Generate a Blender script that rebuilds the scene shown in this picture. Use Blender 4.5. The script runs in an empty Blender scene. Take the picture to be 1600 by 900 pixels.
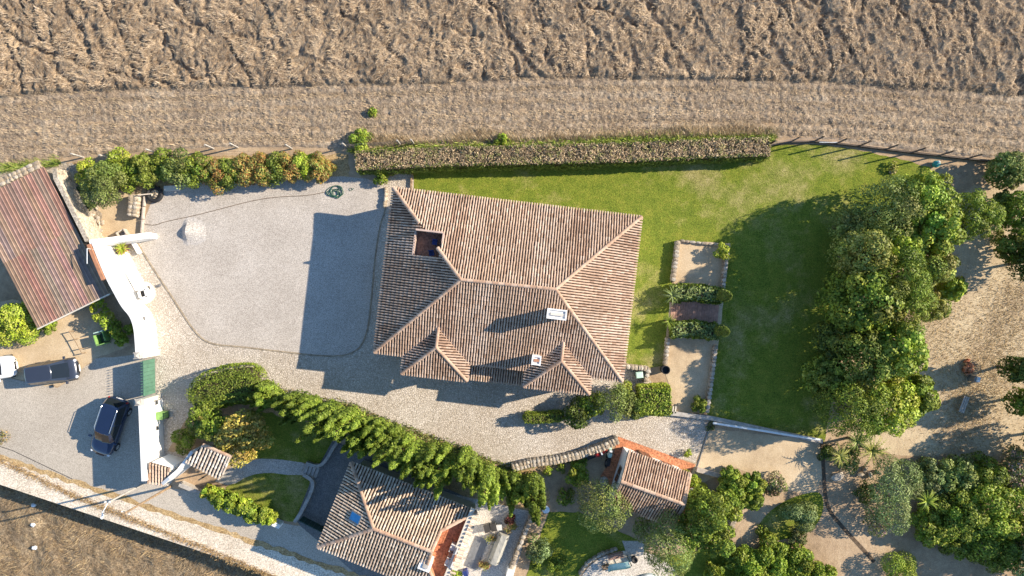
import bpy, bmesh, math, random
import numpy as np
from mathutils import Vector, Matrix

random.seed(7)
R = math.radians
SC = bpy.context.scene
COL = SC.collection
H = 55.0                    # drone height in metres
S = 20.0                    # photograph pixels per metre on the ground

def P(px, py, h=0.0):
    """real point seen at photograph pixel (px,py) when it stands h metres above the ground"""
    f = (H - h) / H / S
    return Vector(((px - 800) * f, (450 - py) * f, h))

def xy(px, py, h=0.0):
    p = P(px, py, h); return (p.x, p.y)

# ------------------------------------------------------------------ camera, sky, sun, exposure
cam = bpy.data.cameras.new('camera')
cam.sensor_width = 36.0
cam.lens = 36.0 * H / 80.0
cam.clip_start = 0.5
cam.clip_end = 3000
co = bpy.data.objects.new('camera', cam); COL.objects.link(co)
co.location = (0, 0, H); co.rotation_euler = (0, 0, 0)
SC.camera = co

SUN_EL, SUN_AZ = 28.0, 13.0      # degrees; azimuth counted from +X towards +Y
sd = Vector((math.cos(R(SUN_EL)) * math.cos(R(SUN_AZ)), math.cos(R(SUN_EL)) * math.sin(R(SUN_AZ)), math.sin(R(SUN_EL))))
world = bpy.data.worlds.new('World'); SC.world = world; world.use_nodes = True
wn = world.node_tree
bg = wn.nodes['Background']
sky = wn.nodes.new('ShaderNodeTexSky'); sky.sky_type = 'NISHITA'; sky.sun_disc = False
sky.sun_elevation = R(SUN_EL); sky.sun_rotation = R(90 - SUN_AZ); sky.air_density = 1.25; sky.dust_density = 0.0; sky.ozone_density = 5.0
wn.links.new(sky.outputs[0], bg.inputs[0]); bg.inputs[1].default_value = 0.11
sl = bpy.data.lights.new('sun', 'SUN'); sl.energy = 5.0; sl.angle = R(0.5); sl.color = (1.0, 0.87, 0.70)
so = bpy.data.objects.new('sun', sl); COL.objects.link(so)
so.rotation_euler = sd.to_track_quat('Z', 'Y').to_euler(); so.location = (40, 10, 40)
SC.view_settings.view_transform = 'Standard'; SC.view_settings.look = 'None'
SC.view_settings.gamma = 1.0; SC.view_settings.exposure = 0.95
SC.view_settings.use_curve_mapping = False

# ------------------------------------------------------------------ materials
def _nt(name):
    m = bpy.data.materials.new(name); m.use_nodes = True
    nt = m.node_tree; return m, nt, nt.nodes['Principled BSDF']
def _noise(nt, vec, scale, detail=4, rough=.6, dist=0.0):
    n = nt.nodes.new('ShaderNodeTexNoise'); n.inputs['Scale'].default_value = scale
    n.inputs['Detail'].default_value = detail; n.inputs['Roughness'].default_value = rough
    n.inputs['Distortion'].default_value = dist
    nt.links.new(vec, n.inputs['Vector']); return n.outputs['Fac']
def _math(nt, op, a, b):
    n = nt.nodes.new('ShaderNodeMath'); n.operation = op
    for i, v in enumerate((a, b)):
        if isinstance(v, (int, float)): n.inputs[i].default_value = v
        else: nt.links.new(v, n.inputs[i])
    return n.outputs[0]
def _mix(nt, fac, a, b, mode='MIX'):
    n = nt.nodes.new('ShaderNodeMix'); n.data_type = 'RGBA'; n.blend_type = mode
    for i, v in ((0, fac), (6, a), (7, b)):
        if isinstance(v, (int, float)): n.inputs[i].default_value = v
        elif isinstance(v, tuple): n.inputs[i].default_value = (*v[:3], 1)
        else: nt.links.new(v, n.inputs[i])
    return n.outputs[2]
def _ramp(nt, fac, stops):
    n = nt.nodes.new('ShaderNodeValToRGB'); cr = n.color_ramp
    while len(cr.elements) < len(stops): cr.elements.new(.5)
    for e, (p, c) in zip(cr.elements, stops): e.position = p; e.color = (*c, 1)
    nt.links.new(fac, n.inputs[0]); return n.outputs[0]
def _bump(nt, bs, h, strength, dist):
    b = nt.nodes.new('ShaderNodeBump'); b.inputs['Strength'].default_value = strength; b.inputs['Distance'].default_value = dist
    nt.links.new(h, b.inputs['Height']); nt.links.new(b.outputs[0], bs.inputs['Normal'])
def _pos(nt): return nt.nodes.new('ShaderNodeNewGeometry').outputs['Position']

def mat_rough(name, stops, big=.25, small=3.0, wbig=.5, bump=.5, bdist=.05, bscale=None, rough=.95, fine=None, famp=2.2):
    """earthy surface: two noises blended through a colour ramp, with relief"""
    m, nt, bs = _nt(name); p = _pos(nt)
    a = _noise(nt, p, big, 3); b = _noise(nt, p, small, 6, .7)
    f = _math(nt, 'ADD', _math(nt, 'MULTIPLY', a, wbig), _math(nt, 'MULTIPLY', b, 1 - wbig))
    f = _math(nt, 'ADD', _math(nt, 'MULTIPLY', _math(nt, 'SUBTRACT', f, .5), 2.2), .5)
    c = _ramp(nt, f, stops)
    if fine:
        g = _noise(nt, p, fine, 2, .6)
        g = _math(nt, 'ADD', _math(nt, 'MULTIPLY', _math(nt, 'SUBTRACT', g, .5), famp), 1.0)
        n = nt.nodes.new('ShaderNodeVectorMath'); n.operation = 'SCALE'
        nt.links.new(c, n.inputs[0]); nt.links.new(g, n.inputs['Scale']); c = n.outputs[0]
    nt.links.new(c, bs.inputs['Base Color']); bs.inputs['Roughness'].default_value = rough
    bs.inputs['Specular IOR Level'].default_value = .15
    if bump: _bump(nt, bs, _noise(nt, p, bscale or small * 2, 5, .7), bump, bdist)
    return m

def mat_plain(name, c, rough=.6, metal=0.0, var=.15, scale=3.0, bump=0.0, spec=.4, coat=0.0):
    m, nt, bs = _nt(name); p = _pos(nt)
    f = _noise(nt, p, scale, 5, .65)
    lo = tuple(x * (1 - var * 1.6) for x in c); hi = tuple(min(1, x * (1 + var)) for x in c)
    nt.links.new(_ramp(nt, f, [(.3, lo), (.68, hi)]), bs.inputs['Base Color'])
    bs.inputs['Roughness'].default_value = rough; bs.inputs['Metallic'].default_value = metal
    bs.inputs['Specular IOR Level'].default_value = spec; bs.inputs['Coat Weight'].default_value = coat
    if bump: _bump(nt, bs, _noise(nt, p, scale * 4, 4), bump, .03)
    return m

def mat_attr(name, rough=.7, transl=.0, scale=4.0, var=.3, spec=.2, bump=0, big=0):
    """colour stored per leaf / per tile / per blade, broken up by a fine noise"""
    m, nt, bs = _nt(name); p = _pos(nt)
    at = nt.nodes.new('ShaderNodeAttribute'); at.attribute_name = 'Col'
    g = _noise(nt, p, scale, 3)
    g = _math(nt, 'ADD', _math(nt, 'MULTIPLY', _math(nt, 'SUBTRACT', g, .5), var * 3), 1.0)
    if big:
        w = _noise(nt, p, .45, 5, .65); g = _math(nt, 'MULTIPLY', g, _math(nt, 'ADD', _math(nt, 'MULTIPLY', _math(nt, 'SUBTRACT', w, .5), big), 1.0))
    n = nt.nodes.new('ShaderNodeVectorMath'); n.operation = 'SCALE'
    nt.links.new(at.outputs['Color'], n.inputs[0]); nt.links.new(g, n.inputs['Scale'])
    nt.links.new(n.outputs[0], bs.inputs['Base Color']); bs.inputs['Roughness'].default_value = rough
    bs.inputs['Specular IOR Level'].default_value = spec
    if bump: _bump(nt, bs, _noise(nt, p, scale * 3, 4), bump, .02)
    if transl:
        t = nt.nodes.new('ShaderNodeBsdfTranslucent'); nt.links.new(n.outputs[0], t.inputs[0])
        mx = nt.nodes.new('ShaderNodeMixShader'); mx.inputs[0].default_value = transl
        out = nt.nodes['Material Output']
        nt.links.new(bs.outputs[0], mx.inputs[1]); nt.links.new(t.outputs[0], mx.inputs[2]); nt.links.new(mx.outputs[0], out.inputs[0])
    return m

def mat_cobble(name, c1, c2, joint, cell=.2):
    m, nt, bs = _nt(name); p = _pos(nt)
    v = nt.nodes.new('ShaderNodeTexVoronoi'); v.inputs['Scale'].default_value = 1 / cell; nt.links.new(p, v.inputs['Vector'])
    e = nt.nodes.new('ShaderNodeTexVoronoi'); e.feature = 'DISTANCE_TO_EDGE'; e.inputs['Scale'].default_value = 1 / cell; nt.links.new(p, e.inputs['Vector'])
    sep = nt.nodes.new('ShaderNodeSeparateColor'); nt.links.new(v.outputs['Color'], sep.inputs[0])
    big = _noise(nt, p, .35, 4)
    f = _math(nt, 'ADD', _math(nt, 'MULTIPLY', sep.outputs[0], .6), _math(nt, 'MULTIPLY', big, .5))
    stone = _ramp(nt, f, [(.2, c1), (.8, c2)])
    ed = _ramp(nt, e.outputs['Distance'], [(.02, (0, 0, 0)), (.13, (1, 1, 1))])
    c = _mix(nt, ed, joint, stone)
    st = _ramp(nt, _noise(nt, p, .16, 3), [(.36, (.88, .85, .81)), (.6, (1, 1, 1))])
    c = _mix(nt, 1.0, c, st, 'MULTIPLY')
    nt.links.new(c, bs.inputs['Base Color']); bs.inputs['Roughness'].default_value = .85; bs.inputs['Specular IOR Level'].default_value = .2
    _bump(nt, bs, ed, .7, .03)
    return m

M = {}
M['soil'] = mat_rough('bare_soil', [(.1, (.25, .175, .11)), (.5, (.40, .29, .185)), (.9, (.52, .40, .265))], .2, 2.2, .5, .6, .05, 5, fine=15, famp=1.1)
M['field'] = mat_rough('dry_grass_thatch', [(.05, (.125, .085, .053)), (.45, (.275, .202, .13)), (.9, (.44, .34, .23))], .35, 2.6, .4, .9, .08, 7, fine=11)
M['stubble'] = mat_rough('mown_stubble', [(.05, (.165, .122, .083)), (.5, (.325, .25, .175)), (.9, (.47, .38, .27))], .3, 2.4, .4, .9, .06, 6, fine=10)
M['lowfield'] = mat_rough('dry_weed_field', [(.05, (.11, .078, .047)), (.5, (.25, .185, .115)), (.95, (.40, .31, .195))], .35, 2.4, .45, .9, .08, 6, fine=9)
M['lawn'] = mat_rough('mown_lawn', [(.05, (.10, .125, .02)), (.4, (.155, .175, .03)), (.68, (.225, .22, .05)), (.95, (.32, .275, .11))], .2, 2.2, .5, .5, .04, 14, fine=13)
def mat_lawn():
    m, nt, bs = _nt('mown_lawn'); p = _pos(nt)
    a = _noise(nt, p, .16, 4, .6); b = _noise(nt, p, 1.1, 5, .7); d = _noise(nt, p, 5.0, 4, .75); e = _noise(nt, p, 14, 2, .6)
    f = _math(nt, 'ADD', _math(nt, 'MULTIPLY', b, .55), _math(nt, 'MULTIPLY', d, .45)); f = _math(nt, 'ADD', _math(nt, 'MULTIPLY', _math(nt, 'SUBTRACT', f, .5), 2.6), .5)
    green = _ramp(nt, f, [(.05, (.09, .13, .016)), (.45, (.155, .195, .024)), (.8, (.235, .245, .036)), (1, (.29, .275, .06))])
    dry = _ramp(nt, f, [(.05, (.17, .155, .045)), (.5, (.30, .26, .10)), (.9, (.43, .36, .19))])
    for cx, cy, rad, amt in ((17.5, 8.6, 5.5, .16), (24.5, 8.8, 5.0, .13), (11.5, -5.6, 2.0, .2), (8.5, 8.0, 3.0, .06)):      # worn, dry spots
        dn = nt.nodes.new('ShaderNodeVectorMath'); dn.operation = 'DISTANCE'; nt.links.new(p, dn.inputs[0]); dn.inputs[1].default_value = (cx, cy, 0)
        mr = nt.nodes.new('ShaderNodeMapRange'); mr.interpolation_type = 'SMOOTHSTEP'; mr.inputs['From Min'].default_value = 0; mr.inputs['From Max'].default_value = rad
        mr.inputs['To Min'].default_value = amt; mr.inputs['To Max'].default_value = 0; nt.links.new(dn.outputs['Value'], mr.inputs['Value']); a = _math(nt, 'ADD', a, mr.outputs[0])
    k = _ramp(nt, _math(nt, 'ADD', _math(nt, 'MULTIPLY', a, .75), _math(nt, 'MULTIPLY', b, .25)), [(.52, (0, 0, 0)), (.68, (.8, .8, .8))])
    c = _mix(nt, k, green, dry); g = _math(nt, 'ADD', _math(nt, 'MULTIPLY', _math(nt, 'SUBTRACT', e, .5), 2.4), 1.0)
    n = nt.nodes.new('ShaderNodeVectorMath'); n.operation = 'SCALE'; nt.links.new(c, n.inputs[0]); nt.links.new(g, n.inputs['Scale'])
    nt.links.new(n.outputs[0], bs.inputs['Base Color']); bs.inputs['Roughness'].default_value = .95; bs.inputs['Specular IOR Level'].default_value = .15
    _bump(nt, bs, _noise(nt, p, 9, 5, .75), .8, .06); return m
M['lawn'] = mat_lawn()
M['gravel'] = mat_rough('pale_gravel', [(.05, (.35, .31, .265)), (.5, (.44, .395, .342)), (.95, (.53, .485, .43))], .3, 3.2, .5, .5, .02, 16, fine=16)
M['cobble'] = mat_cobble('limestone_setts', (.50, .44, .365), (.68, .615, .53), (.37, .315, .25), .135)
M['asphalt'] = mat_rough('worn_asphalt', [(.1, (.35, .305, .245)), (.5, (.43, .38, .31)), (.9, (.51, .455, .375))], .15, 3, .55, .25, .01, 30, fine=18)
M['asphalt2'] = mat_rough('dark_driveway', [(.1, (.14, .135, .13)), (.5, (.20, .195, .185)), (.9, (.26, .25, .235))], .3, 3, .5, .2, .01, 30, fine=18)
M['verge'] = mat_rough('pale_verge_dirt', [(.08, (.42, .34, .245)), (.5, (.62, .535, .42)), (.9, (.72, .65, .54))], .3, 2.8, .4, .6, .04, 7, fine=11)
M['rubble'] = mat_rough('crumbled_plaster', [(.08, (.20, .16, .11)), (.45, (.36, .30, .225)), (.9, (.52, .46, .37))], .5, 2.6, .4, .9, .08, 5, fine=8)
M['rustgrass'] = mat_rough('dry_kerb_weeds', [(.1, (.24, .15, .07)), (.5, (.42, .29, .14)), (.9, (.54, .41, .24))], .5, 3, .4, .8, .06, 8, fine=10)
M['sand'] = mat_rough('sandy_earth', [(.05, (.37, .27, .165)), (.5, (.52, .40, .255)), (.95, (.63, .51, .345))], .25, 1.6, .6, .4, .04, 5, fine=15, famp=.9)
M['drylot'] = mat_rough('dry_grass_lot', [(.05, (.31, .22, .14)), (.4, (.46, .355, .225)), (.8, (.58, .47, .305)), (1, (.66, .56, .38))], .3, 1.7, .55, .7, .05, 5, fine=14, famp=1.2)
M['path'] = mat_rough('pale_path', [(.1, (.36, .32, .27)), (.5, (.48, .44, .38)), (.9, (.56, .52, .46))], .3, 2.5, .5, .3, .02, 12, fine=14)
M['paving'] = mat_rough('terrace_paving', [(.1, (.42, .37, .31)), (.5, (.54, .49, .42)), (.9, (.62, .57, .50))], .3, 2.5, .4, .3, .02, 12, fine=12)
M['terra'] = mat_rough('terracotta_floor', [(.1, (.36, .14, .075)), (.5, (.50, .205, .105)), (.9, (.58, .28, .16))], .4, 2.5, .5, .3, .01, 10, fine=7)
M['terra2'] = mat_rough('roof_terrace_tiles', [(.1, (.20, .125, .09)), (.5, (.27, .165, .12)), (.9, (.34, .215, .155))], .5, 2.5, .5, .3, .01, 10, fine=7)
M['leaf'] = mat_attr('foliage', .55, .13, 2.2, .22, .25)
M['blade'] = mat_attr('dry_blades', .8, .15, 1.0, .25, .1)
M['tile'] = mat_attr('clay_tile', .85, 0, 5.0, .3, .15, .3, 1.0)
M['pan'] = mat_rough('clay_pan_tile', [(.1, (.075, .045, .033)), (.5, (.12, .074, .052)), (.9, (.18, .11, .08))], .5, 4, .4, .3, .02, 9)  # pan clay darkened to deepen the shade in the roof channels
M['ridge'] = mat_attr('ridge_clay', .85, 0, 4.0, .3, .15, .3)
M['white'] = mat_plain('white_render', (.80, .79, .76), .8, var=.06, scale=.9, bump=.05, spec=.2)
M['cream'] = mat_plain('cream_render', (.66, .60, .50), .85, var=.1, scale=1.2, bump=.1, spec=.2)
M['stone'] = mat_attr('rough_stone', .9, 0, 5, .35, .15, .5)
M['mortar'] = mat_plain('stone_mortar', (.34, .28, .20), .95, var=.3, scale=4, bump=.6, spec=.1)
M['concrete'] = mat_plain('weathered_concrete', (.42, .39, .345), .9, var=.2, scale=4, bump=.2, spec=.2)
M['wood'] = mat_plain('weathered_wood', (.30, .21, .13), .8, var=.35, scale=6, bump=.3, spec=.2)
M['palewood'] = mat_plain('grey_board', (.46, .40, .34), .8, var=.2, scale=6, bump=.3, spec=.2)
M['bark'] = mat_plain('bark', (.13, .095, .065), .95, var=.35, scale=8, bump=.7, spec=.1)
M['twig'] = mat_plain('hedge_twigs', (.085, .07, .04), .95, var=.4, scale=6, bump=.7, spec=.1)
M['gate'] = mat_plain('green_gate_paint', (.075, .175, .12), .5, var=.12, scale=2)
M['green'] = mat_plain('green_plastic', (.20, .36, .10), .5, var=.15)
M['dgreen'] = mat_plain('dark_green_paint', (.03, .065, .05), .5, var=.15)
M['hose'] = mat_plain('green_hose', (.03, .105, .07), .45, var=.25, scale=2)
M['black'] = mat_plain('black_rubber', (.02, .02, .022), .7, var=.2)
M['dark'] = mat_plain('dark_recess', (.05, .045, .04), .8, var=.2)
M['glass'] = mat_plain('dark_glass', (.015, .02, .024), .06, var=.05, spec=.8)
M['skyglass'] = mat_plain('blue_glass', (.02, .16, .40), .12, var=.15, spec=.7)
M['navy'] = mat_plain('navy_car_paint', (.012, .024, .062), .22, var=.04, scale=1, spec=.6, coat=.8, metal=.15)
M['slate'] = mat_plain('slate_blue_car_paint', (.045, .055, .078), .25, var=.04, scale=1, spec=.6, coat=.8, metal=.25)
M['whitecar'] = mat_plain('white_car_paint', (.74, .74, .73), .25, var=.03, scale=1, spec=.5, coat=.6)
M['chrome'] = mat_plain('bright_trim', (.65, .66, .68), .25, .9, var=.05)
M['lamp'] = mat_plain('lamp_glass', (.72, .74, .76), .1, var=.05, spec=.8)
M['red'] = mat_plain('red_plastic', (.42, .025, .02), .35, var=.15)
M['orange'] = mat_plain('rusty_orange', (.45, .16, .075), .8, var=.3, scale=7, bump=.5)
M['teal'] = mat_plain('turquoise_paint', (.03, .30, .28), .4, var=.15)
M['yellow'] = mat_plain('yellow_hose', (.50, .40, .03), .5, var=.15)
M['blue'] = mat_plain('blue_plastic', (.02, .035, .15), .5, var=.15)
M['sheet'] = mat_attr('corrugated_sheet', .75, 0, 2.6, .3, .2, .2, .9)
M['cloth'] = mat_plain('grey_canvas', (.36, .35, .31), .9, var=.14, scale=3, bump=.2)
M['fabric'] = mat_plain('pale_fabric', (.62, .60, .56), .9, var=.1, scale=6)
M['mint'] = mat_plain('mint_plastic', (.52, .70, .60), .4, var=.08)
M['brick'] = mat_plain('pinkish_boards', (.42, .25, .185), .85, var=.22, scale=4, bump=.3)
M['pipe'] = mat_plain('white_pipe', (.72, .76, .78), .45, var=.08)
M['grey'] = mat_plain('grey_metal', (.22, .22, .22), .5, .3, var=.15)
M['pot'] = mat_plain('clay_pot', (.42, .20, .11), .8, var=.15)
M['trench_shade'] = mat_plain('shaded_trench_soil', (.13, .095, .065), .95, var=.3, scale=4, bump=.5, spec=.1)  # soil darkened to stand for the shade inside the gutter trench
M['pile'] = mat_rough('crushed_stone', [(.1, (.36, .33, .295)), (.5, (.46, .425, .385)), (.9, (.55, .515, .47))], .8, 6, .3, .8, .05, 10, fine=14)

# ------------------------------------------------------------------ object helpers
ORI = {}
def root(name, loc, label, cat, group=None):
    o = bpy.data.objects.new(name, None); COL.objects.link(o); o.empty_display_size = .2
    o.location = loc; ORI[o] = Vector(loc)
    return tag(o, label, cat, group)
def tag(o, label, cat, group=None):
    o['label'] = label; o['category'] = cat
    if group: o['group'] = group
    return o
def link(name, me, parent=None, kind=None):
    o = bpy.data.objects.new(name, me); COL.objects.link(o)
    if parent is not None:
        o.parent = parent; ORI[o] = ORI[parent].copy()
    else: ORI[o] = Vector((0, 0, 0))
    if kind: o['kind'] = kind
    return o

class MB:
    """collects shapes in world space and links them as ONE mesh object"""
    def __init__(s): s.v = []; s.f = []; s.c = []; s.col = (1, 1, 1)
    def add(s, vs, fs, col=None):
        b = len(s.v); s.v += [tuple(v) for v in vs]; s.f += [[i + b for i in f] for f in fs]
        s.c += [(*(col or s.col), 1)] * len(vs); return s
    def box(s, c, size, rz=0.0, top=1.0, tilt=None, col=None):
        """box with its base centre at c"""
        x, y, z = size[0] / 2, size[1] / 2, size[2]
        vs = [Vector(p) for p in ((-x, -y, 0), (x, -y, 0), (x, y, 0), (-x, y, 0), (-x * top, -y * top, z), (x * top, -y * top, z), (x * top, y * top, z), (-x * top, y * top, z))]
        m = Matrix.Rotation(rz, 3, 'Z')
        if tilt is not None: m = m @ tilt
        return s.add([m @ v + Vector(c) for v in vs], [(3, 2, 1, 0), (4, 5, 6, 7), (0, 1, 5, 4), (1, 2, 6, 5), (2, 3, 7, 6), (3, 0, 4, 7)], col)
    def prism(s, pts, z0, z1, top=None, col=None):
        n = len(pts); top = top or pts
        a = sum(pts[i][0] * pts[(i + 1) % n][1] - pts[(i + 1) % n][0] * pts[i][1] for i in range(n))
        if a < 0: pts = pts[::-1]; top = top[::-1]
        vs = [(p[0], p[1], z0) for p in pts] + [(p[0], p[1], z1) for p in top]
        return s.add(vs, [tuple(range(n))[::-1], tuple(range(n, 2 * n))] + [(i, (i + 1) % n, n + (i + 1) % n, n + i) for i in range(n)], col)
    def poly(s, pts3, col=None): return s.add(pts3, [tuple(range(len(pts3)))], col)
    def tube(s, path, r, seg=6, r1=None, cap=True, col=None):
        path = [Vector(p) for p in path]; n = len(path); vs = []; fs = []; up = Vector((0, 0, 1)); pu = None
        for i, p in enumerate(path):
            d = (path[min(i + 1, n - 1)] - path[max(i - 1, 0)]); d = d.normalized() if d.length > 1e-6 else up
            u = d.orthogonal().normalized() if pu is None else (pu - d * pu.dot(d)).normalized()
            pu = u; w = d.cross(u); rr = r + (r1 - r) * i / max(1, n - 1) if r1 is not None else r
            vs += [p + (u * math.cos(2 * math.pi * k / seg) + w * math.sin(2 * math.pi * k / seg)) * rr for k in range(seg)]
        for i in range(n - 1):
            for k in range(seg): fs.append((i * seg + k, i * seg + (k + 1) % seg, (i + 1) * seg + (k + 1) % seg, (i + 1) * seg + k))
        if cap: fs += [tuple(range(seg))[::-1], tuple(range((n - 1) * seg, n * seg))]
        return s.add(vs, fs, col)
    def lathe(s, c, prof, seg=14, col=None):
        vs = []; fs = []; n = len(prof)
        for r, z in prof:
            vs += [(c[0] + r * math.cos(2 * math.pi * k / seg), c[1] + r * math.sin(2 * math.pi * k / seg), c[2] + z) for k in range(seg)]
        for i in range(n - 1):
            for k in range(seg): fs.append((i * seg + k, i * seg + (k + 1) % seg, (i + 1) * seg + (k + 1) % seg, (i + 1) * seg + k))
        fs += [tuple(range(seg))[::-1], tuple(range((n - 1) * seg, n * seg))]
        return s.add(vs, fs, col)
    def build(s, name, mat, parent=None, kind=None, smooth=False, origin=None):
        off = ORI[parent] if parent is not None else Vector((0, 0, 0))
        if parent is None and origin is not None: off = Vector(origin)
        me = bpy.data.meshes.new(name)
        me.from_pydata([(v[0] - off.x, v[1] - off.y, v[2] - off.z) for v in s.v], [], s.f)
        at = me.color_attributes.new('Col', 'FLOAT_COLOR', 'POINT')
        at.data.foreach_set('color', np.array(s.c, dtype=np.float32).ravel())
        me.materials.append(mat)
        if smooth: me.polygons.foreach_set('use_smooth', [True] * len(me.polygons))
        me.update()
        o = link(name, me, parent, kind)
        if parent is None and origin is not None: o.location = off; ORI[o] = off
        return o

def np_mesh(name, verts, nper, cols, mat, parent=None, kind=None, off=None):
    """fast mesh of many n-gons: verts (N,nper,3), cols (N,3)"""
    off = np.array(ORI[parent] if parent is not None else (off if off is not None else (0, 0, 0)), dtype=np.float64)
    N = len(verts); me = bpy.data.meshes.new(name)
    me.vertices.add(N * nper); me.loops.add(N * nper); me.polygons.add(N)
    me.vertices.foreach_set('co', (verts.reshape(-1, 3) - off).astype(np.float32).ravel())
    me.loops.foreach_set('vertex_index', np.arange(N * nper, dtype=np.int32))
    me.polygons.foreach_set('loop_start', np.arange(0, N * nper, nper, dtype=np.int32))
    me.polygons.foreach_set('loop_total', np.full(N, nper, dtype=np.int32))
    me.update(calc_edges=True)
    at = me.color_attributes.new('Col', 'FLOAT_COLOR', 'POINT')
    c = np.ones((N * nper, 4), dtype=np.float32); c[:, :3] = np.repeat(cols, nper, axis=0)
    at.data.foreach_set('color', c.ravel()); me.materials.append(mat)
    o = link(name, me, parent, kind)
    if parent is None: o.location = off; ORI[o] = Vector(off)
    return o

# ------------------------------------------------------------------ noise
def _hash(ix, iy, seed):
    h = (ix.astype(np.int64) * 374761393 + iy.astype(np.int64) * 668265263 + seed * 1442695041) & 0x7fffffff
    h = ((h ^ (h >> 13)) * 1274126177) & 0x7fffffff
    return ((h ^ (h >> 16)) & 0xffff) / 65535.0
def vnoise(x, y, seed=0):
    ix = np.floor(x); iy = np.floor(y); fx = x - ix; fy = y - iy
    fx = fx * fx * (3 - 2 * fx); fy = fy * fy * (3 - 2 * fy)
    a = _hash(ix, iy, seed); b = _hash(ix + 1, iy, seed); c = _hash(ix, iy + 1, seed); d = _hash(ix + 1, iy + 1, seed)
    return (a * (1 - fx) + b * fx) * (1 - fy) + (c * (1 - fx) + d * fx) * fy
def fbm(x, y, seed=0, o=4):
    t = 0; a = .5
    for i in range(o): t = t + a * vnoise(x, y, seed + i * 17); x = x * 2.03; y = y * 2.03; a *= .5
    return t

# ------------------------------------------------------------------ ground sheets
def sheet(name, px, z, mat, jit=.0, step=.5, h=0.0, seed=1, closed_px=True, kind='structure'):
    rnd = random.Random(seed); pts = [Vector(xy(a, b, h)) for a, b in px]; out = []
    n = len(pts)
    for i in range(n):
        a, b = pts[i], pts[(i + 1) % n]; L = (b - a).length; k = max(1, int(L / step)) if jit else 1
        d = (b - a).normalized(); nn = Vector((-d.y, d.x))
        for j in range(k):
            q = a + (b - a) * j / k
            if jit and j: q = q + nn * (rnd.uniform(-1, 1) * jit + math.sin(j * 1.3 + i) * jit * .5)
            out.append(q)
    bm = bmesh.new(); vs = [bm.verts.new((p.x, p.y, z)) for p in out]
    es = [bm.edges.new((vs[i], vs[(i + 1) % len(vs)])) for i in range(len(vs))]
    bmesh.ops.triangle_fill(bm, use_beauty=True, edges=es)
    for f in bm.faces:
        f.normal_update()
        if f.normal.z < 0: f.normal_flip()
    me = bpy.data.meshes.new(name); bm.to_mesh(me); bm.free(); me.materials.append(mat)
    return link(name, me, None, kind)

def smooth(px, it=2):
    """Chaikin corner cutting of an open pixel path"""
    for _ in range(it):
        q = [px[0]]
        for a, b in zip(px, px[1:]):
            q += [(a[0] * .75 + b[0] * .25, a[1] * .75 + b[1] * .25), (a[0] * .25 + b[0] * .75, a[1] * .25 + b[1] * .75)]
        px = q + [px[-1]]
    return px

def strip_pts(pts, w0, w1=None):
    """polygon of a band between offsets w0 and w1 (metres) beside a world path"""
    pts = [Vector((p[0], p[1])) for p in pts]; n = len(pts); A = []; B = []
    for i, p in enumerate(pts):
        d = (pts[min(i + 1, n - 1)] - pts[max(i - 1, 0)]).normalized(); nn = Vector((-d.y, d.x))
        A.append(p + nn * w0); B.append(p + nn * (w1 if w1 is not None else -w0))
    return A, B
def band(mb, pts, w0, w1, z0, z1, z1b=None):
    """wall along a path: outline offsets w0..w1, from z0 to z1 (z1 may be a list of heights)"""
    A, B = strip_pts(pts, w0, w1); n = len(A)
    zt = z1 if isinstance(z1, (list, tuple)) else [z1] * n
    vs = []
    for i in range(n): vs += [(A[i].x, A[i].y, z0), (B[i].x, B[i].y, z0), (B[i].x, B[i].y, zt[i]), (A[i].x, A[i].y, zt[i])]
    fs = [(0, 1, 2, 3), (4 * n - 1, 4 * n - 2, 4 * n - 3, 4 * n - 4)]
    for i in range(n - 1):
        a = 4 * i; b = a + 4
        fs += [(a + 1, a, b, b + 1), (a + 2, a + 1, b + 1, b + 2), (a + 3, a + 2, b + 2, b + 3), (a, a + 3, b + 3, b)]
    mb.add(vs, fs); return mb

# ================================================================== THE SETTING
# the retaining edge along the verge: the lower field lies two metres below the road
EA = Vector(xy(0, 757)); EB = Vector(xy(430, 900)); ED = (EB - EA).normalized(); EN = Vector((-ED.y, ED.x))
if EN.y < 0: EN = -EN
DROP = 2.0
far1 = EA - ED * 700; far2 = EA + ED * 700
mb = MB(); mb.poly([(far1.x, far1.y, 0), (far2.x, far2.y, 0), (far2.x + EN.x * 900, far2.y + EN.y * 900, 0), (far1.x + EN.x * 900, far1.y + EN.y * 900, 0)][::1])
g = mb.build('ground', M['soil'], kind='structure')
if g.data.polygons[0].normal.z < 0: g.data.flip_normals()
mb = MB(); a, b = EA - ED * 60, EA + ED * 60
mb.add([(far1.x, far1.y, -DROP - .3), (far2.x, far2.y, -DROP - .3), (far2.x, far2.y, -.002), (far1.x, far1.y, -.002)], [(0, 1, 2, 3)])
mb.build('retaining_bank', M['verge'], kind='structure')

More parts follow.
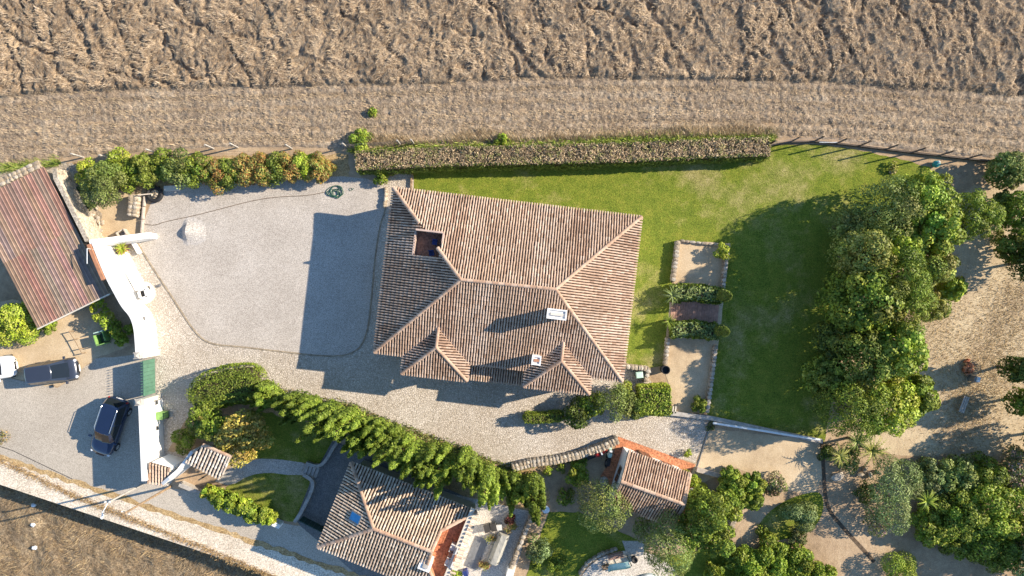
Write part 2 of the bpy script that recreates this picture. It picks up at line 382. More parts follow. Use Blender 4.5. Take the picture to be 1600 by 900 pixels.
# lower field: rough ground two metres down
def grid_mesh(name, X, Y, Z, mat, mask=None):
    ny, nx = Z.shape; v = np.stack([X, Y, Z], -1).reshape(-1, 3)
    i = np.arange((ny - 1) * (nx - 1)); r = i // (nx - 1); c = i % (nx - 1); a = r * nx + c
    f = np.stack([a, a + 1, a + nx + 1, a + nx], 1)
    if mask is not None:
        f = f[mask[:-1, :-1].ravel()]
        used = np.unique(f); re = np.zeros(len(v), dtype=np.int64); re[used] = np.arange(len(used)); v = v[used]; f = re[f]
    me = bpy.data.meshes.new(name); N = len(f)
    me.vertices.add(len(v)); me.loops.add(N * 4); me.polygons.add(N)
    me.vertices.foreach_set('co', v.astype(np.float32).ravel()); me.loops.foreach_set('vertex_index', f.astype(np.int32).ravel())
    me.polygons.foreach_set('loop_start', np.arange(0, N * 4, 4, dtype=np.int32)); me.polygons.foreach_set('loop_total', np.full(N, 4, dtype=np.int32))
    me.polygons.foreach_set('use_smooth', np.ones(N, dtype=bool)); me.update(calc_edges=True); me.materials.append(mat)
    return link(name, me, None, 'structure')

def blades(name, n, px, py, base_z, length, width, lean, dirf, cols, rs, mat=None, tip=.25):
    """n thin leaning stalks: three-cornered blades, one object"""
    L = length * rs.uniform(.6, 1.4, n); th = dirf; ln = lean * rs.uniform(.7, 1.2, n)
    d = np.stack([np.cos(th) * np.sin(ln), np.sin(th) * np.sin(ln), np.cos(ln)], 1)
    s = np.stack([-np.sin(th), np.cos(th), np.zeros(n)], 1) * (width * rs.uniform(.6, 1.4, n))[:, None]
    b = np.stack([px, py, base_z], 1)
    V = np.stack([b - s, b + s, b + d * L[:, None] + s * tip, b + d * L[:, None] - s * tip], 1)
    return np_mesh(name, V, 4, cols, mat or M['blade'], None, 'stuff')

def pick(pal, n, rs, var=.18):
    pal = np.array(pal); c = pal[rs.integers(0, len(pal), n)]
    return c * rs.uniform(1 - var, 1 + var, (n, 1))

def lower_field():
    st = .16; us = np.arange(-20, 36, st); vs_ = np.arange(0, 16, st)
    U, V = np.meshgrid(us, vs_)
    X = EA.x + ED.x * U - EN.x * V; Y = EA.y + ED.y * U - EN.y * V
    n = fbm(X * .8, Y * .8, 5, 4); Z = -DROP + .05 + .4 * (n - .5) + .16 * (fbm(X * 3, Y * 3, 9, 3) - .45)
    Z = np.where(V < .3, np.minimum(Z, -DROP + .1), Z)
    grid_mesh('lower_field', X, Y, Z, M['lowfield'])
    mb = MB(); q = -EN * 900; a, b = far1, far2
    mb.poly([(a.x, a.y, -DROP - .25), (b.x, b.y, -DROP - .25), (b.x + q.x, b.y + q.y, -DROP - .25), (a.x + q.x, a.y + q.y, -DROP - .25)])
    o = mb.build('lower_ground', M['lowfield'], kind='structure')
    if o.data.polygons[0].normal.z < 0: o.data.flip_normals()
    rs = np.random.default_rng(3); n = 26000
    u = rs.uniform(-14, 30, n); v = rs.uniform(.1, 11, n)
    iu = ((u + 20) / st).astype(int); iv = (v / st).astype(int)
    x = EA.x + ED.x * u - EN.x * v; y = EA.y + ED.y * u - EN.y * v
    th = fbm(x * .6, y * .6, 31, 2) * 14 + rs.uniform(-.9, .9, n)
    blades('dry_weeds', n, x, y, Z[iv, iu] - .02, .34, .018, 1.0, th, pick([(.40, .29, .16), (.30, .21, .12), (.50, .39, .23), (.22, .15, .08)], n, rs), rs)
lower_field()

BX = [-300, 0, 100, 300, 700, 850, 1100, 1300, 1600, 1900]; BY = [158, 155, 146, 140, 132, 124, 126, 131, 152, 175]     # tall growth / mown strip
FX = [-300, 0, 60, 110, 230, 330, 450, 545, 700, 1000, 1205, 1290, 1440, 1520, 1620, 1900]; FY = [300, 262, 256, 250, 240, 233, 233, 236, 228, 222, 218, 221, 241, 250, 254, 275]   # field / garden line
def upper_field():
    st = .115
    xs = np.arange(-52, 52, st); ys = np.arange(7.5, 33, st); X, Y = np.meshgrid(xs, ys)
    PX = X * S + 800; PY = 450 - Y * S
    wob = 6 * (fbm(X * .7, Y * 0 + 3, 77, 3) - .5)
    tall = np.interp(PX, BX, BY) + wob - PY          # >0 in the standing growth (pixels)
    strip_ = np.interp(PX, FX, FY) - PY              # >0 in the field at all
    # tangled clumps
    wx = X + 1.5 * (fbm(X * .45, Y * .45, 1, 3) - .5); wy = Y + 1.5 * (fbm(X * .45, Y * .45, 2, 3) - .5)
    big = fbm(wx * .55, wy * .55, 3, 3); clump = 1 - np.abs(2 * fbm(wx * 1.9, wy * 1.5, 4, 3) - 1) * 1.5; fine = fbm(X * 5.5, Y * 5.5, 6, 3)
    # beaten trails running down the slope to the right
    fur = np.zeros_like(X)
    for ax, ay, per, ph, sd_ in ((.80, .60, 2.6, .3, 11), (.97, .22, 2.9, .1, 12), (.86, .5, 5.3, .6, 13), (.3, .95, 5.1, .2, 14)):
        t = X * ax + Y * ay + 3.0 * (fbm(X * .22, Y * .22, sd_, 3) - .5) + 1.3 * (fbm(X * .8, Y * .8, sd_ + 5, 3) - .5)
        k = np.abs((t / per + ph) % 1 - .5) * per
        act = np.clip((fbm(X * .13, Y * .13, sd_ + 9, 2) - .27) * 4, 0, 1)
        fur = np.maximum(fur, np.exp(-(k / (.07 + .11 * vnoise(X * .9, Y * .9, sd_ + 3))) ** 2) * act)
    Zt = .36 + .22 * (big - .4) + .30 * (clump - .4) + .32 * (fine - .45) - .44 * fur
    Zs = .06 + .13 * (fbm(X * 2.6, Y * 2.1, 21, 4) - .42) + .26 * (fine - .45) + .045 * np.sin((PY - np.interp(PX, BX, BY)) * .36)
    w = np.clip(tall / 6, 0, 1); Z = Zt * w + Zs * (1 - w)
    e = np.clip(strip_ / 8, 0, 1); Z = Z * e - .06 * (1 - e)
    inside = strip_ > -10
    grid_mesh('tall_dry_field', X, Y, Z, M['field'], (tall > 0) & inside)
    grid_mesh('mown_strip', X, Y, Z, M['stubble'], (tall <= 0) & inside)
    rs = np.random.default_rng(4)
    def at(x, y): return ((y - 7.5) / st).astype(int), ((x + 52) / st).astype(int)
    n = 230000; x = rs.uniform(-46, 46, n); y = rs.uniform(14, 29, n); i, j = at(x, y)
    k = (tall[i, j] > 2) & (fur[i, j] < rs.uniform(.1, .6, n)); x = x[k]; y = y[k]; i = i[k]; j = j[k]; n = len(x)
    th = fbm(x * .8, y * .8, 41, 3) * 13 + rs.uniform(-1.5, 1.5, n)
    pal = [(.57, .44, .30), (.46, .345, .23), (.67, .54, .385), (.28, .195, .125), (.52, .41, .295), (.60, .46, .29)]
    blades('dry_grass', n, x, y, Z[i, j] - .05, .32, .018, 1.0, th, pick(pal, n, rs), rs)
    n = 95000; x = rs.uniform(-46, 46, n); y = rs.uniform(8.5, 17, n); i, j = at(x, y)
    k = (tall[i, j] <= 2) & (strip_[i, j] > 4) & (np.sin(tall[i, j] * .30 + 1.2 * vnoise(x * .3, y * .3, 91)) * .5 + .5 > rs.uniform(-.35, 1, n) ** 2); x = x[k]; y = y[k]; i = i[k]; j = j[k]; n = len(x)
    th = 1.2 + 2.4 * fbm(x * .8, y * .8, 43, 2) + rs.uniform(-.8, .8, n)
    blades('stubble', n, x, y, Z[i, j] - .02, .2, .017, .9, th, pick([(.42, .33, .235), (.33, .255, .18), (.53, .42, .285), (.20, .15, .105), (.60, .46, .28)], n, rs), rs)
    # taller straw along the garden hedge
    n = 6500; px = rs.uniform(545, 1215, n); off = np.abs(rs.normal(0, 13, n)); py = np.interp(px, FX, FY) - 3 - off
    k = fbm(px * .012, px * 0, 61, 2) * 38 - 4 > off; px = px[k]; py = py[k]; n = len(px)
    x = (px - 800) / S; y = (450 - py) / S; i, j = at(x, y)
    pal = [(.62, .48, .30), (.54, .41, .25), (.68, .56, .38), (.42, .31, .19)]
    blades('straw_fringe', n, x, y, Z[i, j] - .02, .6, .017, .75, 1.4 + rs.uniform(-1.1, 1.1, n), pick(pal, n, rs), rs)
    # green growth along the fence line
    n = 5200; px = np.concatenate([rs.uniform(925, 1212, n - 2500), rs.uniform(0, 95, 1200), rs.uniform(545, 930, 1300)])
    py = np.interp(px, FX, FY) + 3 - np.abs(rs.normal(0, 6, n)) * np.where(px > 900, 1, .6) + np.where(px < 100, 2, 0)
    x = (px - 800) / S; y = (450 - py) / S; i, j = at(x, y)
    blades('green_weeds', n, x, y, np.maximum(Z[i, j], 0) - .02, .42, .026, .8, rs.uniform(0, 6.28, n), pick([(.26, .36, .05), (.36, .42, .08), (.20, .28, .05), (.44, .42, .16)], n, rs), rs, M['leaf'])
upper_field()

# sheets, each a few millimetres above the one below
COB = [(200, 385), (236, 372), (300, 480), (560, 300), (590, 280), (648, 268), (648, 420), (990, 560), (1052, 640), (1112, 652), (1087, 724), (1040, 712), (966, 683), (900, 706), (852, 720),
       (790, 729), (745, 712), (690, 690), (640, 672), (590, 655), (540, 630), (480, 625), (425, 606), (330, 640), (290, 690), (292, 720), (262, 762), (236, 762)]
sheet('cobbled_drive', COB, .006, M['cobble'], .05, .5, seed=2)
lawn_px = [(646, 262), (900, 256), (1212, 226), (1290, 226), (1400, 246), (1455, 262), (1440, 300), (1360, 420), (1310, 560), (1288, 690), (1110, 654), (1038, 572), (985, 578), (940, 470), (900, 400), (646, 300)]
sheet('lawn', lawn_px, .012, M['lawn'], .06, .4, seed=3)
GRAV = smooth([(224, 348), (238, 312), (262, 292), (330, 283), (420, 280), (520, 274), (588, 280), (604, 305)], 1) + smooth([(604, 305), (602, 330), (594, 350), (586, 400), (580, 470), (574, 520), (562, 545), (540, 556), (500, 556), (430, 548), (370, 541), (330, 538), (306, 522), (270, 465), (240, 420), (222, 392)], 2)
sheet('gravel_court', GRAV, .012, M['gravel'], .03, .6, seed=4)
mb = MB(); kerb = [xy(*p) for p in smooth([(604, 305), (602, 330), (594, 350), (586, 400), (580, 470), (574, 520), (562, 545), (540, 556), (500, 556), (430, 548), (370, 541), (330, 538), (306, 522), (270, 465), (240, 420), (214, 378)], 2)]
band(mb, kerb, -.05, .06, -.02, .05); mb.build('court_kerb', M['mortar'], kind='structure')
# road, verge and weeds between them
road = [(-900, 560), (-40, 560), (20, 592), (90, 606), (150, 560), (243, 552), (246, 762), (330, 768), (420, 812), (500, 828), (560, 860), (640, 960), (700, 1010), (900, 1075), (900, 1110), (430, 893), (210, 805), (0, 718), (-900, 440)]
sheet('road', road, .010, M['asphalt'], .05, .6, seed=5)
E0 = EA - ED * 45; E1 = EA + ED * 70
def edge_sheet(name, d0, d1, z, mat, seed, jit):
    rnd = random.Random(seed); n = 260; A = []; B = []
    for i in range(n + 1):
        p = E0 + (E1 - E0) * i / n
        A.append(p + EN * (d0 + (rnd.uniform(-jit, jit) if d0 > .05 else 0))); B.append(p + EN * (d1 + rnd.uniform(-jit, jit)))
    mb = MB(); vs = [(p.x, p.y, z) for p in A] + [(p.x, p.y, z) for p in B]
    mb.add(vs, [(i, i + 1, n + 2 + i, n + 1 + i) for i in range(n)])
    return mb.build(name, mat, kind='structure')
edge_sheet('verge', 0.0, 1.95, .022, M['verge'], 6, .1)
edge_sheet('verge_weeds', 1.82, 2.2, .027, M['rustgrass'], 7, .12)
mb = MB()
pl = [xy(*p) for p in ((-300, 600), (20, 704), (110, 747), (240, 809), (330, 846), (400, 868), (470, 900), (620, 962))]
band(mb, pl, -.025, .025, .0, .016); mb.build('road_line', M['dark'], kind='structure')  # thin dark line along the road
# weeds standing on the road edge and along the bank
def fringe(name, pxs, n, spread, length, pal, seed, z=.0, lean=.9, mat=None, w=.018):
    rs = np.random.default_rng(seed); pts = np.array([xy(*p) for p in pxs]); d = np.r_[0, np.cumsum(np.hypot(*np.diff(pts, axis=0).T))]
    t = rs.uniform(0, d[-1], n); x = np.interp(t, d, pts[:, 0]) + rs.normal(0, spread, n); y = np.interp(t, d, pts[:, 1]) + rs.normal(0, spread, n)
    return blades(name, n, x, y, np.full(n, z), length, w, lean, rs.uniform(0, 6.28, n), pick(pal, n, rs), rs, mat)
STRAW = [(.40, .26, .12), (.48, .34, .17), (.30, .18, .08), (.52, .40, .22)]
fringe('kerb_weeds', [(-60, 697), (0, 719), (120, 776), (210, 812), (420, 898), (470, 920)], 5200, .13, .2, STRAW, 8)
fringe('bank_weeds', [(-40, 770), (120, 812), (250, 858), (400, 915)], 900, .5, .5, STRAW, 9, -DROP, .6)
for i_, of in enumerate((10, 20, 31, 43, 56, 68)):      # raked rows along the mown strip
    fringe('straw_row', [(x, np.interp(x, BX, BY) + of * (np.interp(x, FX, FY) - np.interp(x, BX, BY)) / 85) for x in range(-120, 1760, 60)], 2300, .09, .22, [(.56, .44, .29), (.64, .51, .34), (.46, .36, .24)] if i_ % 2 else [(.24, .18, .12), (.32, .25, .17), (.52, .41, .27)], 70 + i_, .05, 1.1)
# gardens round the lower house
sheet('shaded_lawn', [(392, 640), (520, 640), (522, 688), (512, 712), (498, 726), (470, 722), (400, 716), (360, 700)], .012, M['lawn'], .05, .4, seed=10)
sheet('garden_path', smooth([(336, 752), (362, 728), (395, 716), (440, 718), (482, 724), (484, 742), (450, 742), (420, 738), (390, 742), (360, 760), (336, 752)], 1), .017, M['path'], .04, .4, seed=11)
sheet('little_lawn', [(352, 762), (392, 738), (440, 738), (470, 742), (484, 752), (482, 772), (460, 815), (440, 812), (360, 772)], .012, M['lawn'], .06, .4, seed=12)
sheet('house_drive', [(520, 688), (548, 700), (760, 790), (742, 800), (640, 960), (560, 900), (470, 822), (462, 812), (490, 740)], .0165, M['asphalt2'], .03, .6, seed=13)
sheet('terrace_paving', [(700, 770), (832, 800), (795, 925), (640, 960), (690, 880)], .020, M['paving'], .02, .6, seed=14)
sheet('hedge_bed', [(415, 606), (480, 628), (545, 636), (600, 662), (690, 694), (745, 716), (790, 735), (845, 735), (860, 770), (850, 815), (770, 800), (640, 735), (560, 700), (490, 660), (392, 640)], .014, M['rustgrass'], .1, .4, seed=15)
sheet('tree_bed', [(262, 705), (300, 640), (415, 606), (445, 640), (400, 716), (330, 700)], .010, M['soil'], .08, .4, seed=16)
# right-hand gardens
sheet('dry_lot', [(1395, 330), (1640, 260), (2200, 200), (2200, 760), (1600, 716), (1420, 712), (1330, 690), (1340, 480)], .006, M['drylot'], .2, .6, seed=17)
sheet('sandy_yard', [(1110, 668), (1282, 690), (1290, 740), (1270, 775), (1215, 760), (1150, 730), (1087, 760), (1070, 790), (1082, 735)], .010, M['sand'], .06, .4, seed=18)
sheet('earth_path', [(1130, 905), (1150, 830), (1170, 795), (1270, 745), (1330, 700), (1340, 830), (1420, 838), (1640, 860), (1640, 930), (1130, 930)], .008, M['soil'], .15, .5, seed=19)
sheet('shrub_lawn', smooth([(1195, 848), (1180, 830), (1195, 805), (1225, 782), (1260, 770), (1284, 768), (1288, 795), (1276, 822), (1250, 838), (1195, 848)], 2), .013, M['lawn'], .08, .4, seed=20)
sheet('lower_lawn', [(858, 800), (905, 800), (960, 825), (1000, 845), (990, 860), (930, 868), (905, 900), (900, 950), (812, 950), (828, 880)], .012, M['lawn'], .08, .4, seed=21)
sheet('side_lawn', [(1040, 870), (1130, 850), (1150, 900), (1160, 960), (1030, 960)], .012, M['lawn'], .1, .4, seed=22)
sheet('sand_bed', [(1058, 376), (1141, 380), (1122, 540), (1104, 646), (1050, 645), (1045, 600), (1036, 575), (1046, 480)], .018, M['sand'], .04, .4, seed=23)
sheet('barn_yard', [(-300, 480), (60, 470), (150, 470), (205, 540), (150, 560), (90, 604), (20, 590), (-40, 558), (-300, 558)], .012, M['sand'], .12, .4, seed=24)
sheet('planting_yard', [(128, 300), (224, 300), (224, 366), (150, 380), (100, 300)], .010, M['sand'], .05, .4, seed=25)
sheet('rubble_ground', [(-60, 285), (70, 250), (130, 258), (160, 340), (150, 376), (134, 372), (80, 270), (-60, 330)], .014, M['rubble'], .1, .3, seed=26)
sheet('hedge_strip', [(105, 256), (230, 246), (545, 240), (545, 276), (240, 292), (150, 300)], .006, M['rustgrass'], .1, .3, seed=27)
cp = xy(985, 930); ring = [((cp[0] + 4.2 * math.cos(t)) * S + 800, 450 - (cp[1] + 3.5 * math.sin(t)) * S) for t in np.linspace(0, 6.283, 48, endpoint=False)]
sheet('round_patio', ring, .022, M['paving'], 0)
sheet('patio_walk', [(972, 845), (1005, 845), (1010, 868), (980, 868)], .018, M['path'], 0)
# trodden gutter on the sandy path, its trench shade painted as a dark strip
mb = MB(); band(mb, [xy(*p) for p in smooth([(1284, 690), (1286, 720), (1288, 760), (1292, 795), (1320, 828), (1348, 858), (1366, 878)], 2)], -.15, .15, -.03, .016)
mb.build('dirt_gutter', M['trench_shade'], kind='structure')

# ================================================================== FOLIAGE
PAL = {
 'mid':    [(.115, .15, .022), (.16, .195, .03), (.08, .11, .018), (.205, .235, .04)],
 'bright': [(.17, .22, .028), (.22, .26, .04), (.12, .17, .025), (.27, .29, .06)],
 'dark':   [(.065, .09, .02), (.09, .115, .027), (.05, .07, .016), (.12, .14, .036)],
 'olive':  [(.145, .17, .05), (.19, .215, .075), (.105, .13, .035), (.24, .26, .11)],
 'silver': [(.15, .18, .075), (.20, .235, .11), (.11, .14, .05), (.26, .29, .16)],
 'conifer': [(.125, .17, .024), (.165, .21, .034), (.085, .125, .02), (.21, .245, .05)],
 'rust':   [(.28, .17, .045), (.24, .12, .035), (.15, .17, .035), (.27, .23, .06), (.19, .20, .05)],
 'yellow': [(.34, .26, .05), (.27, .20, .045), (.20, .19, .04), (.42, .33, .08)],
 'brown':  [(.37, .27, .16), (.29, .205, .12), (.44, .335, .20), (.21, .15, .09), (.30, .27, .11), (.25, .25, .085)],
 'box':    [(.13, .16, .027), (.17, .20, .04), (.09, .115, .02), (.205, .22, .06)],
 'pink':   [(.15, .17, .06), (.12, .15, .04), (.36, .23, .20), (.20, .20, .09), (.18, .19, .07)],
 'pale':   [(.21, .215, .055), (.27, .255, .08), (.155, .17, .04), (.31, .285, .11)],
 'lime':   [(.27, .31, .035), (.32, .35, .05), (.20, .25, .03), (.36, .36, .09)],
 'grey':   [(.12, .135, .06), (.09, .105, .045), (.17, .175, .09), (.07, .085, .035)],
}
PAL = {k: [tuple(c * 1.32 * m for c, m in zip(q, (1, 1, 1) if k in ('brown', 'rust', 'yellow', 'pink') else (.90, .97, .70))) for q in v] for k, v in PAL.items()}
def leaf_mesh(name, C, Nn, size, cols, parent, rs, aspect=.55, mat=None, kind=None):
    """one leaf-sized kite per point, facing its normal"""
    n = len(C); Nn = Nn / (np.linalg.norm(Nn, axis=1, keepdims=True) + 1e-9)
    a = rs.normal(0, 1, (n, 3)); t = np.cross(Nn, a); t /= (np.linalg.norm(t, axis=1, keepdims=True) + 1e-9); b = np.cross(Nn, t)
    sz = (size * rs.uniform(.65, 1.35, n))[:, None]
    droop = Nn * sz * .18
    V = np.stack([C - t * sz * .5, C - b * sz * aspect * .5 - droop * .2, C + t * sz * .5 - droop, C + b * sz * aspect * .5 - droop * .2], 1)
    return np_mesh(name, V, 4, cols, mat or M['leaf'], parent, kind)
def sph(n, rs):
    v = rs.normal(0, 1, (n, 3)); return v / np.linalg.norm(v, axis=1, keepdims=True)
def lobe_leaves(lobes, n, rs, pal, spread=.35, low=-.35, shell=.22):
    L = np.array(lobes); w = (L[:, 3] * L[:, 4] + L[:, 3] * L[:, 5]); w = w / w.sum(); k = rs.choice(len(L), n, p=w)
    d = sph(n, rs); d[:, 2] = np.where(d[:, 2] < low, -d[:, 2], d[:, 2])
    rr = 1 - np.abs(rs.normal(0, shell, n)); rr = np.clip(rr, .25, 1.15)
    C = L[k, :3] + d * L[k, 3:6] * rr[:, None]
    keep = np.ones(n, dtype=bool)
    for q in L: keep &= ~((((C - q[:3]) / (q[3:6] * .72)) ** 2).sum(1) < 1)
    keep |= rs.uniform(0, 1, n) < .12
    nn = d / L[k, 3:6] + rs.normal(0, spread, (n, 3)) / L[k, 3:4]
    tint = np.clip(rs.normal(1, .16, (len(L), 1)), .65, 1.4) * np.array([[1, 1, 1]]) + rs.normal(0, .05, (len(L), 3))
    cols = np.clip(pick(pal, n, rs, .2) * tint[k], .01, .7)
    return C[keep], nn[keep], cols[keep]
def crown_lobes(c, rx, ry, rz, n, rs, size=(.32, .5)):
    out = [(c[0], c[1], c[2], rx * .62, ry * .62, rz * .62)]
    for i in range(n):
        z = 1 - 1.45 * (i + .5) / n; a = i * 2.39996 + rs.uniform(-.5, .5); r = math.sqrt(max(0, 1 - z * z)); q = rs.uniform(.52, .82); s = rs.uniform(*size)
        out.append((c[0] + rx * q * r * math.cos(a), c[1] + ry * q * r * math.sin(a), c[2] + rz * q * z, rx * s, ry * s, min(rx, ry) * s * .9))
    return out
def trunk_mesh(t, base, lobes, r, rs, mat=None, name='trunk'):
    mb = MB(); b = Vector(base); cx = Vector(lobes[0][:3]); fork = b + (cx - b) * .45
    fork = Vector((fork.x + rs.uniform(-.15, .15), fork.y + rs.uniform(-.15, .15), fork.z))
    mb.tube([b, b + (fork - b) * .1, b + (fork - b) * .55 + Vector((rs.uniform(-.08, .08), rs.uniform(-.08, .08), 0)), fork], r, 7, r * .62)
    for q in lobes[1::2][:7]:
        e = Vector(q[:3]); mid = fork + (e - fork) * .5 + Vector((0, 0, -.1)); mb.tube([fork, mid, e], r * .45, 5, r * .12, False)
    return mb.build(name, mat or M['bark'], t)
def tree(px, py, h, r, pal, label, cat='tree', name='leafy_tree', group=None, n=4500, leaf=.24, flat=.5, ry=None, fill=False, trunk=.14, lobes=13, low=-.35, seed=None, spread=.5, aspect=.6, size=(.32, .5), stem='trunk', crown='crown'):
    """px,py: where the middle of the crown stands in the photograph; h: height of its top; r: crown radius"""
    rs = np.random.default_rng(seed if seed is not None else int(px * 31 + py * 7)); rz = min(h * flat, r * 1.25); zc = max(h - rz, rz * .55)
    c = P(px, py, zc); ry = ry or r
    t = root(name, (c.x, c.y, 0), label, cat, group)
    lb = crown_lobes((c.x, c.y, zc), r, ry, rz, lobes, rs, size)
    if fill:
        for a in np.arange(6) * 1.047 + rs.uniform(0, 1): lb.append((c.x + r * .5 * math.cos(a), c.y + r * .5 * math.sin(a), h * .34, r * .46, r * .46, h * .28))
    C, Nn, cols = lobe_leaves(lb, n, rs, PAL[pal] if isinstance(pal, str) else pal, spread, low)
    k = C[:, 2] > .04; leaf_mesh(crown, C[k], Nn[k], leaf, cols[k], t, rs, aspect)
    trunk_mesh(t, (c.x, c.y, 0), lb, trunk, rs, name=stem)
    return t
def bush(px, py, h, r, pal, label, cat='shrub', name='shrub', **k):
    k.setdefault('n', int(1500 * max(.5, r * r))); k.setdefault('leaf', .15); k.setdefault('flat', .62); k.setdefault('trunk', .05); k.setdefault('lobes', 9); k.setdefault('low', -.6)
    k.setdefault('stem', 'stem'); k.setdefault('crown', 'foliage')
    return tree(px, py, h, r, pal, label, cat, name, **k)
def hedge(pts_top, h, w, pal, label, name='hedge', sidepal=None, dens=170, leaf=.14, round_=.25, cat='hedge', seed=5, noise=.09, group=None, toplean=.6, endr=0.0, aspect=.6):
    """clipped hedge along a world path: leaves over its top and sides, twigs inside"""
    rs = np.random.default_rng(seed); pts = np.array([tuple(p)[:2] for p in pts_top]); d = np.r_[0, np.cumsum(np.hypot(*np.diff(pts, axis=0).T))]; Lg = d[-1]
    t = root(name, (pts[0][0], pts[0][1], 0), label, cat, group)
    peri = w + 2 * h; n = int(dens * Lg * peri + dens * w * h * 2)
    s = rs.uniform(-.02, Lg + .02, n); q = rs.uniform(-peri / 2, peri / 2, n)
    top = np.abs(q) < w / 2; lat = np.where(top, q, np.sign(q) * w / 2); z = np.where(top, h, h - (np.abs(q) - w / 2))
    ne = int(dens * w * h * 2); s[:ne] = np.where(rs.uniform(0, 1, ne) < .5, 0, Lg) ; lat[:ne] = rs.uniform(-w / 2, w / 2, ne); z[:ne] = rs.uniform(0, h, ne); top[:ne] = False
    nx = np.zeros((n, 3)); T = np.stack([np.interp(s + .1, d, pts[:, 0]) - np.interp(s - .1, d, pts[:, 0]), np.interp(s + .1, d, pts[:, 1]) - np.interp(s - .1, d, pts[:, 1])], 1)
    T /= np.linalg.norm(T, axis=1, keepdims=True) + 1e-9; Nr = np.stack([-T[:, 1], T[:, 0]], 1)
    sc = 1 - round_ * np.clip((z / h - .7) / .3, 0, 1) * (np.abs(lat) > w * .42)
    wob = noise * 2 * (fbm(s * 1.7 + 9, q * 1.7, seed, 3) - .45)
    if endr:
        de = np.minimum(s, Lg - s).clip(0, endr); ef = np.sqrt(np.clip(1 - ((endr - de) / endr) ** 2, .03, 1)); sc = sc * ef; z = z * (.72 + .28 * ef)
    lat = lat * sc + np.sign(lat) * np.where(top, 0, wob); z = z + np.where(top, wob, 0)
    C = np.stack([np.interp(s, d, pts[:, 0]) + Nr[:, 0] * lat, np.interp(s, d, pts[:, 1]) + Nr[:, 1] * lat, z], 1) + rs.normal(0, .035, (n, 3))
    nx[:, :2] = Nr * (np.sign(lat) * (~top))[:, None]; nx[:, 2] = np.where(top, 1, .25)
    nx[:ne, :2] += T[:ne] * np.where(s[:ne] < Lg / 2, -1, 1)[:, None]
    nx += rs.normal(0, toplean, (n, 3)); kk = np.clip((fbm(s * 2.6, q * 2.6, seed + 7, 3) * 1.25 - .05 + rs.normal(0, .12, n)) * len(PAL[pal]), 0, len(PAL[pal]) - 1).astype(int)
    cols = np.array(PAL[pal])[kk] * rs.uniform(.85, 1.15, (n, 1)) * (1 + .5 * (fbm(s * .9, q * 2, seed + 3, 3) - .45))[:, None]
    if sidepal:
        k = (~top) | (np.abs(q) > w * .46); cols[k] = pick(PAL[sidepal], int(k.sum()), rs, .2)
    k = z > .03
    leaf_mesh('foliage', C[k], nx[k], leaf, np.clip(cols[k], .01, .7), t, rs, aspect)
    if endr: ss = np.linspace(endr * .55, Lg - endr * .55, 8); pts = np.stack([np.interp(ss, d, pts[:, 0]), np.interp(ss, d, pts[:, 1])], 1)
    dd_ = .35 if endr > .6 else .13
    mb = MB(); band(mb, pts, -w / 2 + dd_, w / 2 - dd_, .0, h - dd_); mb.build('twigs', M['twig'], t)
    return t

# ================================================================== TILED ROOFS
TILE_PAL = [(.47, .335, .245), (.43, .30, .215), (.50, .365, .275), (.36, .24, .17), (.48, .35, .26), (.53, .405, .315), (.44, .315, .23)]
def tile_mesh(col):
    """one curved cover tile, length 1 along +Y, arched over +Z"""
    mb = MB(); r0, r1 = .094, .080; n = 5; vs = []
    for y, r, z in ((0, r0, .055), (1, r1, .025)):
        vs += [(-r * math.cos(math.pi * k / n), y, z + r * 1.15 * math.sin(math.pi * k / n)) for k in range(n + 1)]
    fs = [(k + 1, k, n + 1 + k, n + 2 + k) for k in range(n)] + [tuple(range(n + 1))]
    return vs, fs, col
T_V, T_F, _ = tile_mesh(None); T_V = np.array(T_V)
def mk_mesh(name, vs, fs, col, mat, smooth_=False):
    me = bpy.data.meshes.new(name); me.from_pydata([tuple(v) for v in vs], [], fs)
    at = me.color_attributes.new('Col', 'FLOAT_COLOR', 'POINT'); at.data.foreach_set('color', np.tile(np.array([*col, 1], dtype=np.float32), len(vs)))
    me.materials.append(mat); me.update(); return me
TILE_ME = [mk_mesh('roof_tile', T_V, T_F, c, M['tile']) for c in TILE_PAL]
_r = random.Random(3)
def ridge_vs(r=.135):
    vs = []; n = 5
    for y, k0 in ((0, 1.08), (1, .94)): vs += [(-r * k0 * math.cos(math.pi * k / n), y, r * k0 * .8 * math.sin(math.pi * k / n)) for k in range(n + 1)]
    return vs, [(k + 1, k, n + 1 + k, n + 2 + k) for k in range(n)] + [tuple(range(n + 1)), tuple(range(n + 1, 2 * n + 2))[::-1]]
RV, RF = ridge_vs(); RIDGE_PAL = [(.47, .32, .225), (.42, .275, .19), (.51, .37, .275)]
RIDGE_ME = [mk_mesh('ridge_tile', RV, RF, c, M['ridge']) for c in RIDGE_PAL]

